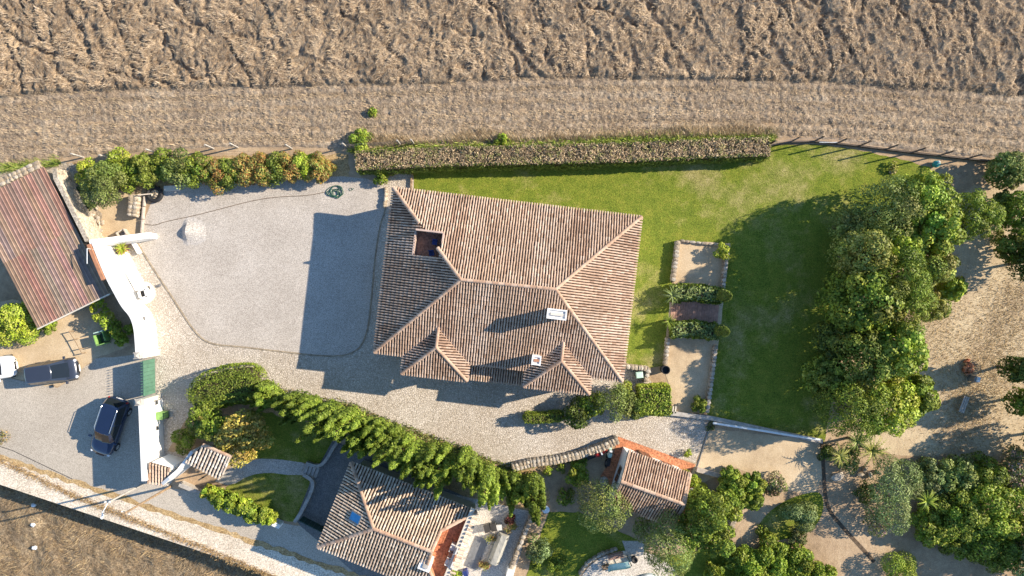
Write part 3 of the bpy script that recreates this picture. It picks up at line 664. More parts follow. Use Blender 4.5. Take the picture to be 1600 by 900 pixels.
class Roof:
    """collects the tiles of every slope of one house"""
    def __init__(s, parent, seed=1, pitch=.192, tl=.40, pal=None):
        s.sc = pitch / .27
        s.t = parent; s.tiles = []; s.pan = MB(); s.rnd = random.Random(seed); s.p = pitch; s.tl = tl
        s.me = TILE_ME if pal is None else [mk_mesh('roof_tile', T_V, T_F, c, M['tile']) for c in pal]; s.pal = pal or TILE_PAL
    def colk(s, p, u):
        """tiles of one column were laid from one batch: mostly the same colour"""
        q = int(round(p.dot(u.normalized()) / s.p * 1.0)); n = len(s.me)
        return (q * 7919 // 13) % n if s.rnd.random() < .62 else s.rnd.randrange(n)
    def slope(s, poly, holes=()):
        """poly: 3-D corners, the first edge being the eave; holes: rectangles (u0,u1,v0,v1) on the slope or test functions"""
        P0, P1 = poly[0], poly[1]; u = (P1 - P0).normalized(); n = u.cross(poly[-1] - P0).normalized()
        if n.z < 0: n = -n
        v = n.cross(u).normalized()
        if (poly[-1] - P0).dot(v) < 0: v = -v
        q = [((p - P0).dot(u), (p - P0).dot(v)) for p in poly]; umin = min(a for a, _ in q); umax = max(a for a, _ in q)
        def iv(x):
            hit = []
            for (a, b), (c, d) in zip(q, q[1:] + q[:1]):
                if abs(c - a) > 1e-6 and min(a, c) - 1e-6 <= x <= max(a, c) + 1e-6: hit.append(b + (d - b) * (x - a) / (c - a))
            return (min(hit), max(hit)) if len(hit) > 1 else None
        ncol = max(1, round((umax - umin) / s.p)); pt = (umax - umin) / ncol
        W = lambda a, b, c=0.0: P0 + u * a + v * b + n * c
        s.frame = (P0, u, v, n)
        def cuts(x, lo, hi):
            segs = [(lo, hi)]
            for (a0, a1, b0, b1) in holes:
                if a0 <= x <= a1:
                    out = []
                    for l, h_ in segs:
                        if b1 <= l or b0 >= h_: out.append((l, h_)); continue
                        if b0 > l: out.append((l, b0))
                        if b1 < h_: out.append((b1, h_))
                    segs = out
            return segs
        for i in range(ncol):
            ua, ub = umin + i * pt, umin + (i + 1) * pt; um = (ua + ub) / 2
            A = iv(ua + 1e-4); B = iv(ub - 1e-4); C_ = iv(um)
            if not C_: continue
            A = A or C_; B = B or C_
            for l, h_ in cuts(um, *C_):
                la = A[0] if l == C_[0] else l; lb = B[0] if l == C_[0] else l; ha = A[1] if h_ == C_[1] else h_; hb = B[1] if h_ == C_[1] else h_
                s.pan.add([W(ua, la), W(um, l, -.04), W(ub, lb), W(ub, hb), W(um, h_, -.04), W(ua, ha)], [(0, 1, 4, 5), (1, 2, 3, 4)])
        for i in range(ncol + 1):
            uc = umin + i * pt; uc = min(max(uc, umin + .09), umax - .09); C_ = iv(uc)
            if not C_: continue
            for l, h_ in cuts(uc, *C_):
                y = l - (.07 if l == C_[0] else 0); st = s.tl * .9
                while y < h_ - .08:
                    ln = min(s.tl, h_ - y); j = s.rnd.gauss
                    uu = (u + v * j(0, .012)).normalized(); vv = (v - u * uu.dot(v)).normalized()
                    s.tiles.append((W(uc + j(0, .006), y, .0 + abs(j(0, .005))), uu * s.sc, vv, n * s.sc, ln)); y += st
    def finish(s, top=300, name='roof_deck'):
        off = ORI[s.t]; s.pan.build(name, M['pan'], s.t)
        order = sorted(range(len(s.tiles)), key=lambda i: -(s.tiles[i][0].z + s.tiles[i][4] * .3)); one = set(order[:top]); V = []; C = []
        for i, (p, u, v, n, ln) in enumerate(s.tiles):
            k = s.colk(p, u)
            if i in one:
                o = bpy.data.objects.new('roof_tile', s.me[k]); COL.objects.link(o); o.parent = s.t
                m = Matrix((u, v * ln, n)).transposed().to_4x4(); m.translation = p - off; o.matrix_local = m
            else:
                V.append((p, u, v * ln, n)); C.append(np.array(s.pal[k]) * s.rnd.uniform(.93, 1.06))
        if V:
            nv = len(T_V); A = np.array([[tuple(a) for a in q] for q in V])
            co = A[:, 0][:, None, :] + T_V[None, :, 0:1] * A[:, 1][:, None, :] + T_V[None, :, 1:2] * A[:, 2][:, None, :] + T_V[None, :, 2:3] * A[:, 3][:, None, :] - np.array(off)
            me = bpy.data.meshes.new('roof_tiles'); N = len(V)
            fs = [tuple(i + b * nv for i in f) for b in range(N) for f in T_F]
            me.from_pydata(co.reshape(-1, 3).tolist(), [], fs)
            at = me.color_attributes.new('Col', 'FLOAT_COLOR', 'POINT'); c4 = np.ones((N * nv, 4), dtype=np.float32); c4[:, :3] = np.repeat(np.array(C), nv, axis=0)
            at.data.foreach_set('color', c4.ravel()); me.materials.append(M['tile']); me.update()
            link('roof_tiles', me, s.t, 'stuff')
    def ridge(s, a, b, lift=.05, r=1.0):
        d = (b - a); L = d.length; d = d / L; k = max(1, round(L / .43)); ln = L / k; side = d.cross(Vector((0, 0, 1))).normalized(); up = side.cross(d).normalized(); off = ORI[s.t]
        for i in range(k):
            o = bpy.data.objects.new('ridge_tile', s.rnd.choice(RIDGE_ME)); COL.objects.link(o); o.parent = s.t
            p = a + d * (i * ln) + up * (lift + s.rnd.uniform(0, .012)) - off
            m = Matrix((side * r, d * ln * 1.06, up * r)).transposed().to_4x4(); m.translation = p; o.matrix_local = m
    def mortar(s, lines, r=.12):
        mb = MB()
        for a, b in lines:
            sd_ = (b - a).normalized().cross(Vector((0, 0, 1))).normalized() * r; z = Vector((0, 0, .045))
            mb.add([a - sd_ + z, b - sd_ + z, b + z * 2, a + z * 2, b + sd_ + z, a + sd_ + z], [(0, 1, 2, 3), (3, 2, 4, 5)])
        mb.build('ridge_mortar', M['concrete'], s.t)

def lerp(a, b, t): return a + (b - a) * t
def wall_with_openings(mb, a, b, z0, z1, th=.25):
    band(mb, [a, b], -th / 2, th / 2, z0, z1)
def window(t, a, b, f, w, z0, z1, out, name='window', mat='glass'):
    """window on the wall a-b at fraction f: frame part with its pane"""
    a = Vector(a[:2]); b = Vector(b[:2]); d = (b - a).normalized(); nn = Vector((-d.y, d.x))
    if nn.dot(Vector(out)) < 0: nn = -nn
    c = a + (b - a) * f + nn * .15; rz = math.atan2(d.y, d.x)
    mb = MB(); mb.box((c.x, c.y, z0), (w, .08, z1 - z0), rz); fr = mb.build(name, M['cream'] if name == 'window' else M['wood'], t)
    c2 = c + nn * .045; mb = MB()
    for s_ in (-.25, .25): mb.box((c2.x + d.x * w * s_, c2.y + d.y * w * s_, z0 + .07), (w * .42, .02, z1 - z0 - .14), rz)
    mb.build('pane', M[mat], fr)

# ------------------------------------------------------------------ the main house
M['pinkwall'] = mat_plain('faded_pink_render', (.52, .39, .32), .85, var=.12, scale=2)
def main_house():
    ez, rzh = 3.55, 6.55
    u = Vector((.9932, -.1164, 0)); v = Vector((.1164, .9932, 0)); c = Vector((-.33, .33, 0))
    nw, ne, se, sw = P(607, 293, ez), P(1001, 338, ez), P(973, 601, ez), P(593, 546, ez)
    hw = (((ne - nw).dot(u)) + ((se - sw).dot(u))) / 4; hd = (((nw - sw).dot(v)) + ((ne - se).dot(v))) / 4
    c = (nw + ne + se + sw) / 4; c.z = 0
    Z = Vector((0, 0, 1)); E = lambda a, b, z: c + u * a + v * b + Z * z
    t = root('main_house', c, 'large house with a pinkish hipped clay tile roof and white chimneys between court and lawn', 'house')
    NW, NE, SE, SW = E(-hw, hd, ez), E(hw, hd, ez), E(hw, -hd, ez), E(-hw, -hd, ez)
    RW, RE = P(720, 437, rzh), P(868, 452, rzh)
    RW = E((RW - c).dot(u), (RW - c).dot(v), rzh); RE = E((RE - c).dot(u), (RE - c).dot(v), rzh)
    # sunken roof terrace
    ta, tb = P(650, 360, 5.0) - c, P(688, 404, 5.0) - c; a0, a1 = ta.dot(u), tb.dot(u); b1, b0 = ta.dot(v), tb.dot(v)
    roof = Roof(t, 1)
    def hole(P0, P1, poly):
        """the terrace opening seen in a slope's own axes"""
        uu = (P1 - P0).normalized(); n = uu.cross(poly[-1] - P0).normalized(); n = n if n.z > 0 else -n; vv = n.cross(uu)
        if (poly[-1] - P0).dot(vv) < 0: vv = -vv
        cs = []
        for a in (a0, a1):
            for b in (b0, b1):
                p = E(a, b, 0); p.z = P0.z - ((p - P0).x * n.x + (p - P0).y * n.y) / n.z; cs.append(((p - P0).dot(uu), (p - P0).dot(vv)))
        return (min(x for x, _ in cs), max(x for x, _ in cs), min(y for _, y in cs), max(y for _, y in cs))
    for poly in ([NE, NW, RW, RE], [NW, SW, RW], [SE, NE, RE], [SW, SE, RE, RW]):
        hs = [hole(poly[0], poly[1], poly)] if poly[0] in (NE, NW) and poly[1] in (NW, SW) else []
        roof.slope(poly, hs)
    # two hipped porticoes and the porch roof between them
    lines = [(NW, RW), (SW, RW), (NE, RE), (SE, RE), (RW, RE)]
    for (lx, ly), (rx, ry), (ax, ay), (bx, by) in (((627, 584), (730, 595), (682, 543), (687, 499)), ((818, 605), (921, 615), (878, 564), (882, 525))):
        pz, az = 3.55, 4.75
        A = P(lx, ly, pz); B = P(rx, ry, pz); AP = P(ax, ay, az); w = (B - A).dot(u); A = A - c; bx0 = A.dot(u); by0 = A.dot(v) * .5 + (B - c).dot(v) * .5
        ap = Vector(((bx0 + w / 2), (AP - c).dot(v))); back = by0 + 5.2
        l0, r0 = E(bx0, by0, pz), E(bx0 + w, by0, pz); l1, r1 = E(bx0, back, pz), E(bx0 + w, back, pz); tp, tk = E(ap.x, ap.y, az), E(ap.x, back, az)
        # ridge runs back until the main slope swallows it
        sl_ = (rzh - ez) / (hd - abs((RW - c).dot(v)) * 0 + 0); inb = -hd + (az - ez) / sl_ + .15; tk = E(ap.x, inb, az)
        e0 = E(bx0, -hd + .12, pz); e1 = E(bx0 + w, -hd + .12, pz)
        roof.slope([l0, r0, tp]); roof.slope([r0, e1, tk, tp]); roof.slope([e0, l0, tp, tk]); lines += [(l0, tp), (r0, tp), (tp, tk)]
        for q in (.35, w - .35):
            p = E(bx0 + q, by0 + .35, 0); MB().box((p.x, p.y, 0), (.4, .4, pz - .1), math.atan2(u.y, u.x)).build('portico_pillar', M['white'], t)
        mb = MB(); mb.prism([tuple(E(bx0 + .12, by0 + .12, 0))[:2], tuple(E(bx0 + w - .12, by0 + .12, 0))[:2], tuple(E(bx0 + w - .12, -hd + .6, 0))[:2], tuple(E(bx0 + .12, -hd + .6, 0))[:2]], pz - .22, pz - .06); mb.build('portico_ceiling', M['white'], t)
    a, b = P(728, 591, 2.2) - c, P(822, 603, 2.2) - c; x0, x1 = a.dot(u), b.dot(u); y0 = (a.dot(v) + b.dot(v)) / 2
    roof.slope([E(x0, y0, 2.1), E(x1, y0, 2.1), E(x1, -hd + .3, 2.5), E(x0, -hd + .3, 2.5)])
    roof.finish(300)
    # break the hip where the terrace interrupts it
    h0, h1 = .385, .60
    for a_, b_ in lines[1:]: roof.ridge(a_, b_, .05, .85)
    roof.ridge(NW, lerp(NW, RW, .40)); roof.ridge(lerp(NW, RW, .67), RW)
    roof.mortar([(NW, lerp(NW, RW, .40)), (lerp(NW, RW, .67), RW)] + lines[1:])
    # terrace: floor, side walls
    fz = 4.05; q = [E(a0, b0, 0), E(a1, b0, 0), E(a1, b1, 0), E(a0, b1, 0)]
    mb = MB(); mb.prism([(p.x, p.y) for p in q], fz - .12, fz); mb.build('terrace_floor', M['terra2'], t)
    mb = MB(); band(mb, [(p.x, p.y) for p in (q[3], q[0])], -.13, .0, fz - .1, 4.72); band(mb, [(p.x, p.y) for p in (q[3], q[2])], .0, .12, fz - .1, 5.2)
    band(mb, [(p.x, p.y) for p in (q[2], q[1])], .0, .12, fz - .1, [5.32, 5.72]); band(mb, [(p.x, p.y) for p in (q[0], q[1])], -.12, .0, fz - .1, [4.72, 5.62])
    mb.build('terrace_wall', M['pinkwall'], t)
    # walls, windows, doors
    ins = .55; mb = MB(); cs = [E(-hw + ins, hd - ins, 0), E(hw - ins, hd - ins, 0), E(hw - ins, -hd + ins, 0), E(-hw + ins, -hd + ins, 0)]
    for i in range(4): band(mb, [(cs[i].x, cs[i].y), (cs[(i + 1) % 4].x, cs[(i + 1) % 4].y)], -.001, -.28, -.05, ez - .12)
    mb.build('wall', M['white'], t)
    mb = MB(); mb.prism([(p.x, p.y) for p in (NW + (u - v) * .08, NE + (-u - v) * .08, SE + (-u + v) * .08, SW + (u + v) * .08)], ez - .14, ez - .05); mb.build('eave_soffit', M['white'], t)
    for (i, j, out, n_) in ((0, 1, v, 5), (1, 2, u, 3), (3, 0, -u, 3)):
        for k in range(n_): window(t, cs[i], cs[j], (k + .5) / n_, 1.3, 1.0, 2.3, (out.x, out.y))
    window(t, cs[2], cs[3], .5, 1.6, .02, 2.2, (-v.x, -v.y), 'door')
    for k in (.12, .32, .72, .9): window(t, cs[2], cs[3], k, 1.2, 1.0, 2.2, (-v.x, -v.y))
    # chimneys
    for px, py, z1, w, d_, nm in ((870, 491, 7.25, 1.25, .6, 1), (838, 563, 5.75, .56, .56, 2)):
        p = P(px, py, z1); rz = math.atan2(u.y, u.x); mb = MB(); mb.box((p.x, p.y, 3.4), (w, d_, z1 - 3.4), rz)
        for sy, sx, ww, dd in ((1, 0, w + .1, .1), (-1, 0, w + .1, .1), (0, 1, .1, d_ - .08), (0, -1, .1, d_ - .08)):
            o_ = u * (sx * (w / 2)) + v * (sy * (d_ / 2)); mb.box((p.x + o_.x, p.y + o_.y, z1 + .001), (ww, dd, .1), rz)
        ch = mb.build('chimney', M['white'], t); mb = MB(); mb.box((p.x, p.y, z1 + .002), (w * .68, d_ * .32, .12), rz); mb.build('flue_cover', M['cream'] if nm == 1 else M['pot'], ch)
    for i, (px, py) in enumerate(((680, 379), (675, 396))):
        p = P(px, py, 4.2); mb = MB(); mb.box((p.x, p.y, fz + .42), (.36, .36, .07), 1.4 + i * .3)
        ch = root('terrace_chair', (p.x, p.y, fz), ('dark blue chair on the sunken roof terrace, by its upper right corner', 'dark blue chair on the sunken roof terrace, by its lower right corner')[i], 'chair', 'chairs on the sunken roof terrace')
        mb.build('seat', M['blue'], ch); r_ = 1.4 + i * .3
        mb = MB(); mb.box((p.x + .18 * math.cos(r_), p.y + .18 * math.sin(r_), fz + .45), (.05, .36, .4), r_); mb.build('backrest', M['blue'], ch)
        for sx in (-.14, .14):
            for sy in (-.14, .14):
                x = p.x + sx * math.cos(r_) - sy * math.sin(r_); y = p.y + sx * math.sin(r_) + sy * math.cos(r_); mb = MB(); mb.tube([(x, y, fz), (x, y, fz + .43)], .025, 5); mb.build('leg', M['blue'], ch)
main_house()

# ------------------------------------------------------------------ the lower house
def lower_house():
    ez, rz_ = 3.2, 4.75
    NW, NE, SW = P(549, 722, ez), P(745, 799, ez), P(493, 853, ez)
    u = (NE - NW).normalized(); v = Vector((-u.y, u.x, 0)); Wd = (NW - SW).dot(v); L = (NE - NW).dot(u); SW = NW - v * Wd; SE = NE - v * Wd
    Z = Vector((0, 0, 1)); E = lambda a, b, z: Vector((NW.x, NW.y, 0)) + u * a - v * b + Z * z
    t = root('lower_house', E(L / 2, Wd / 2, 0), 'lower house with shaded hipped tile roof, blue skylight and terracotta terrace beside the conifer row', 'house')
    RW = P(583, 828, rz_); RE = P(672, 867, rz_); RW = E((RW - NW).dot(u), Wd / 2, rz_); RE = E((RE - NW).dot(u), Wd / 2, rz_)
    roof = Roof(t, 2, .225, pal=[(.60, .48, .36), (.54, .42, .31), (.65, .54, .42), (.49, .37, .27), (.57, .44, .33), (.44, .34, .25)])
    Q = E(L - .6, .35, ez + .14)
    ru = (RE - NW).dot(u); kz = ez + (rz_ - ez) * .59; K = E(ru + .1, Wd / 2 * .59, kz); K2 = E(ru + .1, Wd - Wd / 2 * .59, kz)
    roof.slope([NE, NW, RW, RE, K]); roof.slope([NW, SW, RW]); roof.slope([SW, SE, K2, RE, RW]); roof.finish(300)
    ln = [(NW, RW), (SW, RW), (RW, RE), (NE, K), (SE, K2), (RE, K), (RE, K2)]
    for a, b in ln: roof.ridge(a, b)
    roof.mortar(ln)
    # open terrace where the end slope would be
    fz = 3.05; tri = [E(L - .3, .4, 0), E(L - .3, Wd - .4, 0), E(ru + .12, Wd - Wd * .295, 0), E(ru + .12, Wd * .295, 0)]
    mb = MB(); mb.prism([(p.x, p.y) for p in tri], fz - .2, fz); mb.build('terrace_floor', M['terra'], t)
    mb = MB()
    for a, b in ((NE, K), (SE, K2), (RE, K), (RE, K2)):
        a2, b2 = Vector((a.x, a.y)), Vector((b.x, b.y)); band(mb, [a2 + (b2 - a2) * .04, b2], -.06, .06, fz - .15, [a.z - .03, b.z - .06])
    mb.build('terrace_wall', M['orange'] if False else M['pot'], t)
    # rows of floor tiles seen from above
    mb = MB()
    rnd = random.Random(5); du = .33
    for i in range(12):
        a = (RE - NW).dot(u) + .55 + i * du
        if a > L - .5: break
        half = Wd / 2 * (.41 + .55 * (a - ru) / (L - ru)) - .2
        b = -half
        while b < half - .1:
            e = min(b + .62, half); q0 = E(a, Wd / 2 + b, 0); q1 = E(a + du - .02, Wd / 2 + e - .02, 0); m_ = (q0 + q1) / 2
            mb.box((m_.x, m_.y, fz + .001), (du - .03, e - b - .03, .012 + rnd.uniform(0, .008)), math.atan2(u.y, u.x)); b += .62
    o = mb.build('floor_tiles', M['terra'], t, 'stuff')
    mb = MB(); a, b = E(L - .22, -.25, 0), E(L - .22, Wd, 0); band(mb, [(a.x, a.y), (b.x, b.y)], -.3, .02, fz - .3, ez + .45); mb.build('parapet', M['cream'], t)
    off = ORI[t]; k = int(Wd / .3)
    for i in range(k):
        p = E(L + .05, .1 + i * Wd / k, ez + .40); o = bpy.data.objects.new('coping_tile', roof.me[i % 6]); COL.objects.link(o); o.parent = t
        d = (-u + Z * .28).normalized(); s_ = v; n_ = s_.cross(d); n_ = n_ if n_.z > 0 else -n_
        m = Matrix((s_ * 1.0, d * .42, n_)).transposed().to_4x4(); m.translation = p + u * .12 - Z * .02 - off; o.matrix_local = m
    ins = .45; cs = [E(ins, ins, 0), E(L - .12, ins, 0), E(L - .12, Wd - ins, 0), E(ins, Wd - ins, 0)]; mb = MB()
    for i in range(4): band(mb, [(cs[i].x, cs[i].y), (cs[(i + 1) % 4].x, cs[(i + 1) % 4].y)], -.001, -.25, -.05, ez - .1 if i != 1 else fz - .3)
    mb.build('wall', M['white'], t)
    mb = MB(); mb.prism([(p.x, p.y) for p in (E(.08, .08, 0), E(ru - .1, .08, 0), E(ru - .1, Wd - .08, 0), E(.08, Wd - .08, 0))], ez - .16, ez - .06); mb.build('eave_soffit', M['white'], t)
    for k in (.25, .7): window(t, cs[3], cs[0], k, 1.1, 1.0, 2.2, (-u.x, -u.y))
    # skylight lying on the end slope
    sc = P(557, 808, 4.0); n = (SW - NW).cross(RW - NW).normalized(); n = n if n.z > 0 else -n; fa = (SW - NW).normalized(); up = n.cross(fa); up = up if up.z > 0 else -up
    sc.z = NW.z - ((sc - NW).x * n.x + (sc - NW).y * n.y) / n.z
    def slab(w, h, z0, z1):
        vs = [sc + fa * x + up * y + n * z for z in (z0, z1) for x, y in ((-w, -h), (w, -h), (w, h), (-w, h))]
        return MB().add(vs, [(3, 2, 1, 0), (4, 5, 6, 7), (0, 1, 5, 4), (1, 2, 6, 5), (2, 3, 7, 6), (3, 0, 4, 7)])
    f = slab(.36, .48, .0, .16).build('skylight', M['grey'], t); slab(.28, .40, .15, .175).build('pane', M['skyglass'], f)
    # white chimney block at the terrace corner
    p = P(664, 884, 4.3); mb = MB(); mb.box((p.x, p.y, 2.8), (.9, .75, 1.5), math.atan2(u.y, u.x)); ch = mb.build('chimney', M['white'], t)
    mb = MB(); q = p + u * .05; mb.box((q.x, q.y, 4.3), (.4, .3, .1), math.atan2(u.y, u.x)); mb.build('flue_cover', M['concrete'], ch)
    rz = math.atan2(u.y, u.x)
    for i, (px, py, m_, lab) in enumerate(((709, 857, 'fabric', 'pale armchair on the terracotta terrace, topmost of the three in line'), (706, 868, 'pot', 'brown armchair on the terracotta terrace between two pale ones'), (702, 878, 'fabric', 'pale armchair on the terracotta terrace, bottom one of the three in line'))):
        p = P(px, py, 3.5); ch = root('terrace_armchair', (p.x, p.y, fz + .02), lab, 'armchair', 'armchairs on the terracotta terrace')
        MB().box((p.x, p.y, fz + .3), (.55, .48, .14), rz).build('seat', M[m_], ch)
        q = p + u * .25; MB().box((q.x, q.y, fz + .3), (.1, .48, .5), rz).build('backrest', M[m_], ch)
        for s_ in (-.27, .27): q = p + v * s_; MB().box((q.x, q.y, fz + .02), (.55, .07, .56), rz).build('armrest', M[m_], ch)
    p = P(701, 887, 3.4); mb = MB(); mb.lathe((p.x, p.y, fz + .38), [(.02, 0), (.3, 0), (.3, .04), (.02, .04)], 14)
    tb = root('terrace_table', (p.x, p.y, fz + .02), 'small round terracotta coloured table on the terrace below the armchairs', 'table'); mb.build('tabletop', M['pot'], tb); MB().tube([(p.x, p.y, fz + .02), (p.x, p.y, fz + .4)], .04).build('leg', M['grey'], tb)
lower_house()

# ------------------------------------------------------------------ the small outbuilding on its red terrace
def outbuilding():
    NW, NE, RW, RE, SW, SE = P(981, 704, 2.4), P(1078, 740, 2.4), P(970, 752, 3.4), P(1069, 788, 3.4), P(955, 787, 2.35), P(1052, 823, 2.35)
    u = (NE - NW); u.z = 0; u.normalize(); v = Vector((-u.y, u.x, 0))
    c = (NW + NE + SW + SE) / 4; t = root('garden_house', (c.x, c.y, 0), 'small white outbuilding with a gabled tile roof on the red terrace', 'outbuilding')
    roof = Roof(t, 3, .195, pal=[(.50, .35, .25), (.45, .30, .21), (.56, .42, .31), (.38, .25, .17), (.52, .36, .25)])
    roof.slope([NE, NW, RW, RE]); roof.slope([SW, SE, RE, RW]); roof.finish(300)
    roof.ridge(RW, RE); roof.ridge(NE + u * .03, RE + u * .03, .03, .8); roof.ridge(SE + u * .03, RE + u * .03, .03, .8); roof.mortar([(RW, RE)])
    ins = .22; a, b = NW + u * .1 - v * ins, SW + u * .1 + v * ins; a2, b2 = NE - u * ins - v * ins, SE - u * ins + v * ins
    def gable(p, q, ap, d, name):
        mb = MB(); th = d * .22
        pts = [Vector((p.x, p.y, -.05)), Vector((q.x, q.y, -.05)), Vector((q.x, q.y, 2.36)), Vector((ap.x, ap.y, 3.33)), Vector((p.x, p.y, 2.36))]
        mb.add(pts + [x + th for x in pts], [tuple(range(5)), (9, 8, 7, 6, 5)] + [(i, (i + 1) % 5, 5 + (i + 1) % 5, 5 + i) for i in range(5)]); return mb.build(name, M['white'], t)
    ra, rb = RW + u * .1, RE - u * ins
    gable(a, b, ra, u, 'gable_wall'); gable(a2, b2, rb, -u, 'gable_wall')
    mb = MB(); band(mb, [(a.x, a.y), (a2.x, a2.y)], -.001, -.2, -.05, 2.36); band(mb, [(b.x, b.y), (b2.x, b2.y)], .001, .2, -.05, 2.33); mb.build('wall', M['white'], t)
    # window with shutters on the gable that faces the yard
    m = (a + b) / 2 - u * .02; rz = math.atan2(v.y, v.x)
    w = MB().box((m.x, m.y, .95), (1.3, .08, 1.05), rz).build('window', M['grey'], t)
    for s_ in (-.3, .3): q = m + v * s_ - u * .05; MB().box((q.x, q.y, 1.02), (.5, .03, .9), rz).build('pane', M['glass'], w)
    window(t, a, a2, .35, .9, .02, 2.05, (v.x, v.y), 'door'); window(t, a, a2, .7, .9, 1.0, 2.0, (v.x, v.y))
    sheet('red_terrace', [(966, 682), (1087, 726), (1076, 742), (1082, 790), (1062, 815), (950, 768), (938, 744), (958, 712)], .024, M['terra'], 0)
outbuilding()

# ------------------------------------------------------------------ the barn with its corrugated roof
M['stained'] = mat_rough('stained_plaster', [(.1, (.22, .18, .13)), (.5, (.42, .36, .28)), (.9, (.56, .50, .41))], .6, 2.2, .45, .6, .03, 6, fine=7)
def barn():
    TR, BR, BL, TL = P(69, 261, 2.1), P(170, 457, 1.75), P(57, 512, 1.75), P(-44, 316, 2.1)
    d = (BR - TR); d.normalize(); w = (TL - TR); wd = Vector((w.x, w.y, 0)); W_ = wd.length; wd.normalize(); c = (TR + BL) / 2
    t = root('barn', (c.x, c.y, 0), 'low barn with rusty brown corrugated sheet roof at the left edge', 'barn')
    n = wd.cross(d); n = n if n.z > 0 else -n; L = (BR - TR).length; rnd = random.Random(4); off = ORI[t]; k = 11; sw = W_ / k
    pal = [(.255, .17, .125), (.27, .18, .132), (.245, .166, .124), (.285, .195, .148), (.265, .172, .124)]
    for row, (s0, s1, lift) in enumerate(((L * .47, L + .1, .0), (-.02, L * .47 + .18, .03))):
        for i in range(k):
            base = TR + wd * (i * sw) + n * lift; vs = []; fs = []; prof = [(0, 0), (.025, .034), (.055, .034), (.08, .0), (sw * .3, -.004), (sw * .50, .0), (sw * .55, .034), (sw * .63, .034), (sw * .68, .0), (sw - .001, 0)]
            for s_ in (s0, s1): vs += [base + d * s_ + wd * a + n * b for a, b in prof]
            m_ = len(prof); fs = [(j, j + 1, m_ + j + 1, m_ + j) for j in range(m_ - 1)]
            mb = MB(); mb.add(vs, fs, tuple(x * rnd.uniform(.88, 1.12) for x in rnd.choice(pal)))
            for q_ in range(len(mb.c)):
                if prof[q_ % m_][1] > .03: mb.c[q_] = tuple(min(.6, x * 1.3) for x in mb.c[q_][:3]) + (1,)  # sunlit rib crests painted in as a lighter vertex colour
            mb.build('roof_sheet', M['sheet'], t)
    mb = MB(); q = [TR + wd * .3 + d * .25, BR + wd * .3 - d * .3, BL - wd * .3 - d * .3, TL - wd * .3 + d * .25]
    for i in range(4):
        a, b = q[i], q[(i + 1) % 4]; zz = [a.z - .12, b.z - .12]; band(mb, [(a.x, a.y), (b.x, b.y)], -.12, .12, -.05, zz)
    mb.build('wall', M['stained'], t)
    mb = MB(); mb.poly([TR - n * .06, BR - n * .06, BL - n * .06, TL - n * .06]); mb.build('roof_deck', M['wood'], t)
    mb = MB(); a, b = BR + d * .12, BL + d * .12; mb.tube([a - n * .02, b - n * .02], .06, 6); mb.build('gutter', M['cream'], t)
    # bent pole leaning over the roof edge
    p0 = P(136, 388, 2.9); p1 = P(92, 404, 3.1)
    pb = root('aerial_mast', (p0.x, p0.y, 0), 'thin bent metal aerial mast beside the barn roof edge', 'aerial')
    a = P(136, 412, 2.75); MB().tube([P(146, 390, 0), P(146, 390, 2.6), p0], .035, 5).build('mast', M['concrete'], pb); MB().tube([p0, a], .03, 5).build('bracket', M['pipe'], pb)
barn()

# ================================================================== WALLS, GATE, FENCES
ROCKS = []
for s_ in range(5):
    rs = np.random.default_rng(90 + s_); bm = bmesh.new(); bmesh.ops.create_icosphere(bm, subdivisions=1, radius=.5)
    vs = [tuple(Vector(v.co) * (1 + rs.uniform(-.16, .16))) for v in bm.verts]; fs = [[v.index for v in f.verts] for f in bm.faces]; bm.free()
    vs = [(max(-.42, min(.42, x)), max(-.42, min(.42, y)), max(-.4, min(.4, z))) for x, y, z in vs]
    c = [(.43, .36, .27), (.36, .29, .21), (.48, .42, .34), (.31, .255, .19), (.40, .355, .29)][s_]
    ROCKS.append(mk_mesh('stone', vs, fs, c, M['stone']))
def stone(t, p, sx, sy, sz, rz, k):
    o = bpy.data.objects.new('stone', ROCKS[k % 5]); COL.objects.link(o); o.parent = t; o.location = Vector(p) - ORI[t]; o.rotation_euler = (0, 0, rz); o.scale = (sx / .84, sy / .84, sz / .8); return o
def stone_wall(px, h, th, size, label, seed=1, group=None, ph=None, cat='stone wall', z0=0.0, rows=2, side=True):
    """dry stone wall: mortar core and stones of its own along the top and faces"""
    pts = [Vector(xy(a, b, h * .8 if ph is None else ph)) for a, b in px]; rnd = random.Random(seed)
    t = root('stone_wall', (pts[0].x, pts[0].y, z0), label, cat, group); mb = MB(); band(mb, pts, -th / 2 + .05, th / 2 - .05, z0 - .05, z0 + h - .06); mb.build('core', M['mortar'], t)
    for a, b in zip(pts, pts[1:]):
        L = (b - a).length; d = (b - a) / L; nn = Vector((-d.y, d.x)); rz = math.atan2(d.y, d.x); s = 0
        while s < L:
            ln = min(rnd.uniform(.75, 1.3) * size, max(.12, L - s)); k = max(1, round(th / (size * .95))) if th > size * 1.3 else 1
            for j in range(k):
                q = a + d * (s + ln / 2) + nn * (((j + .5) / k - .5) * th * .96); stone(t, (q.x, q.y, z0 + h - .08 + rnd.uniform(-.03, .03)), ln * .97, th / k * 1.0, .2, rz + rnd.uniform(-.12, .12), rnd.randrange(5))
            if side:
                for r_ in range(rows):
                    for sg in (-1, 1):
                        q = a + d * (s + ln / 2 + rnd.uniform(-.06, .06)) + nn * sg * (th / 2 - .06)
                        stone(t, (q.x, q.y, z0 + (h - .2) * (r_ + .5) / rows), ln * .95, .16, (h - .2) / rows * .98, rz, rnd.randrange(5))
            s += ln
    return t

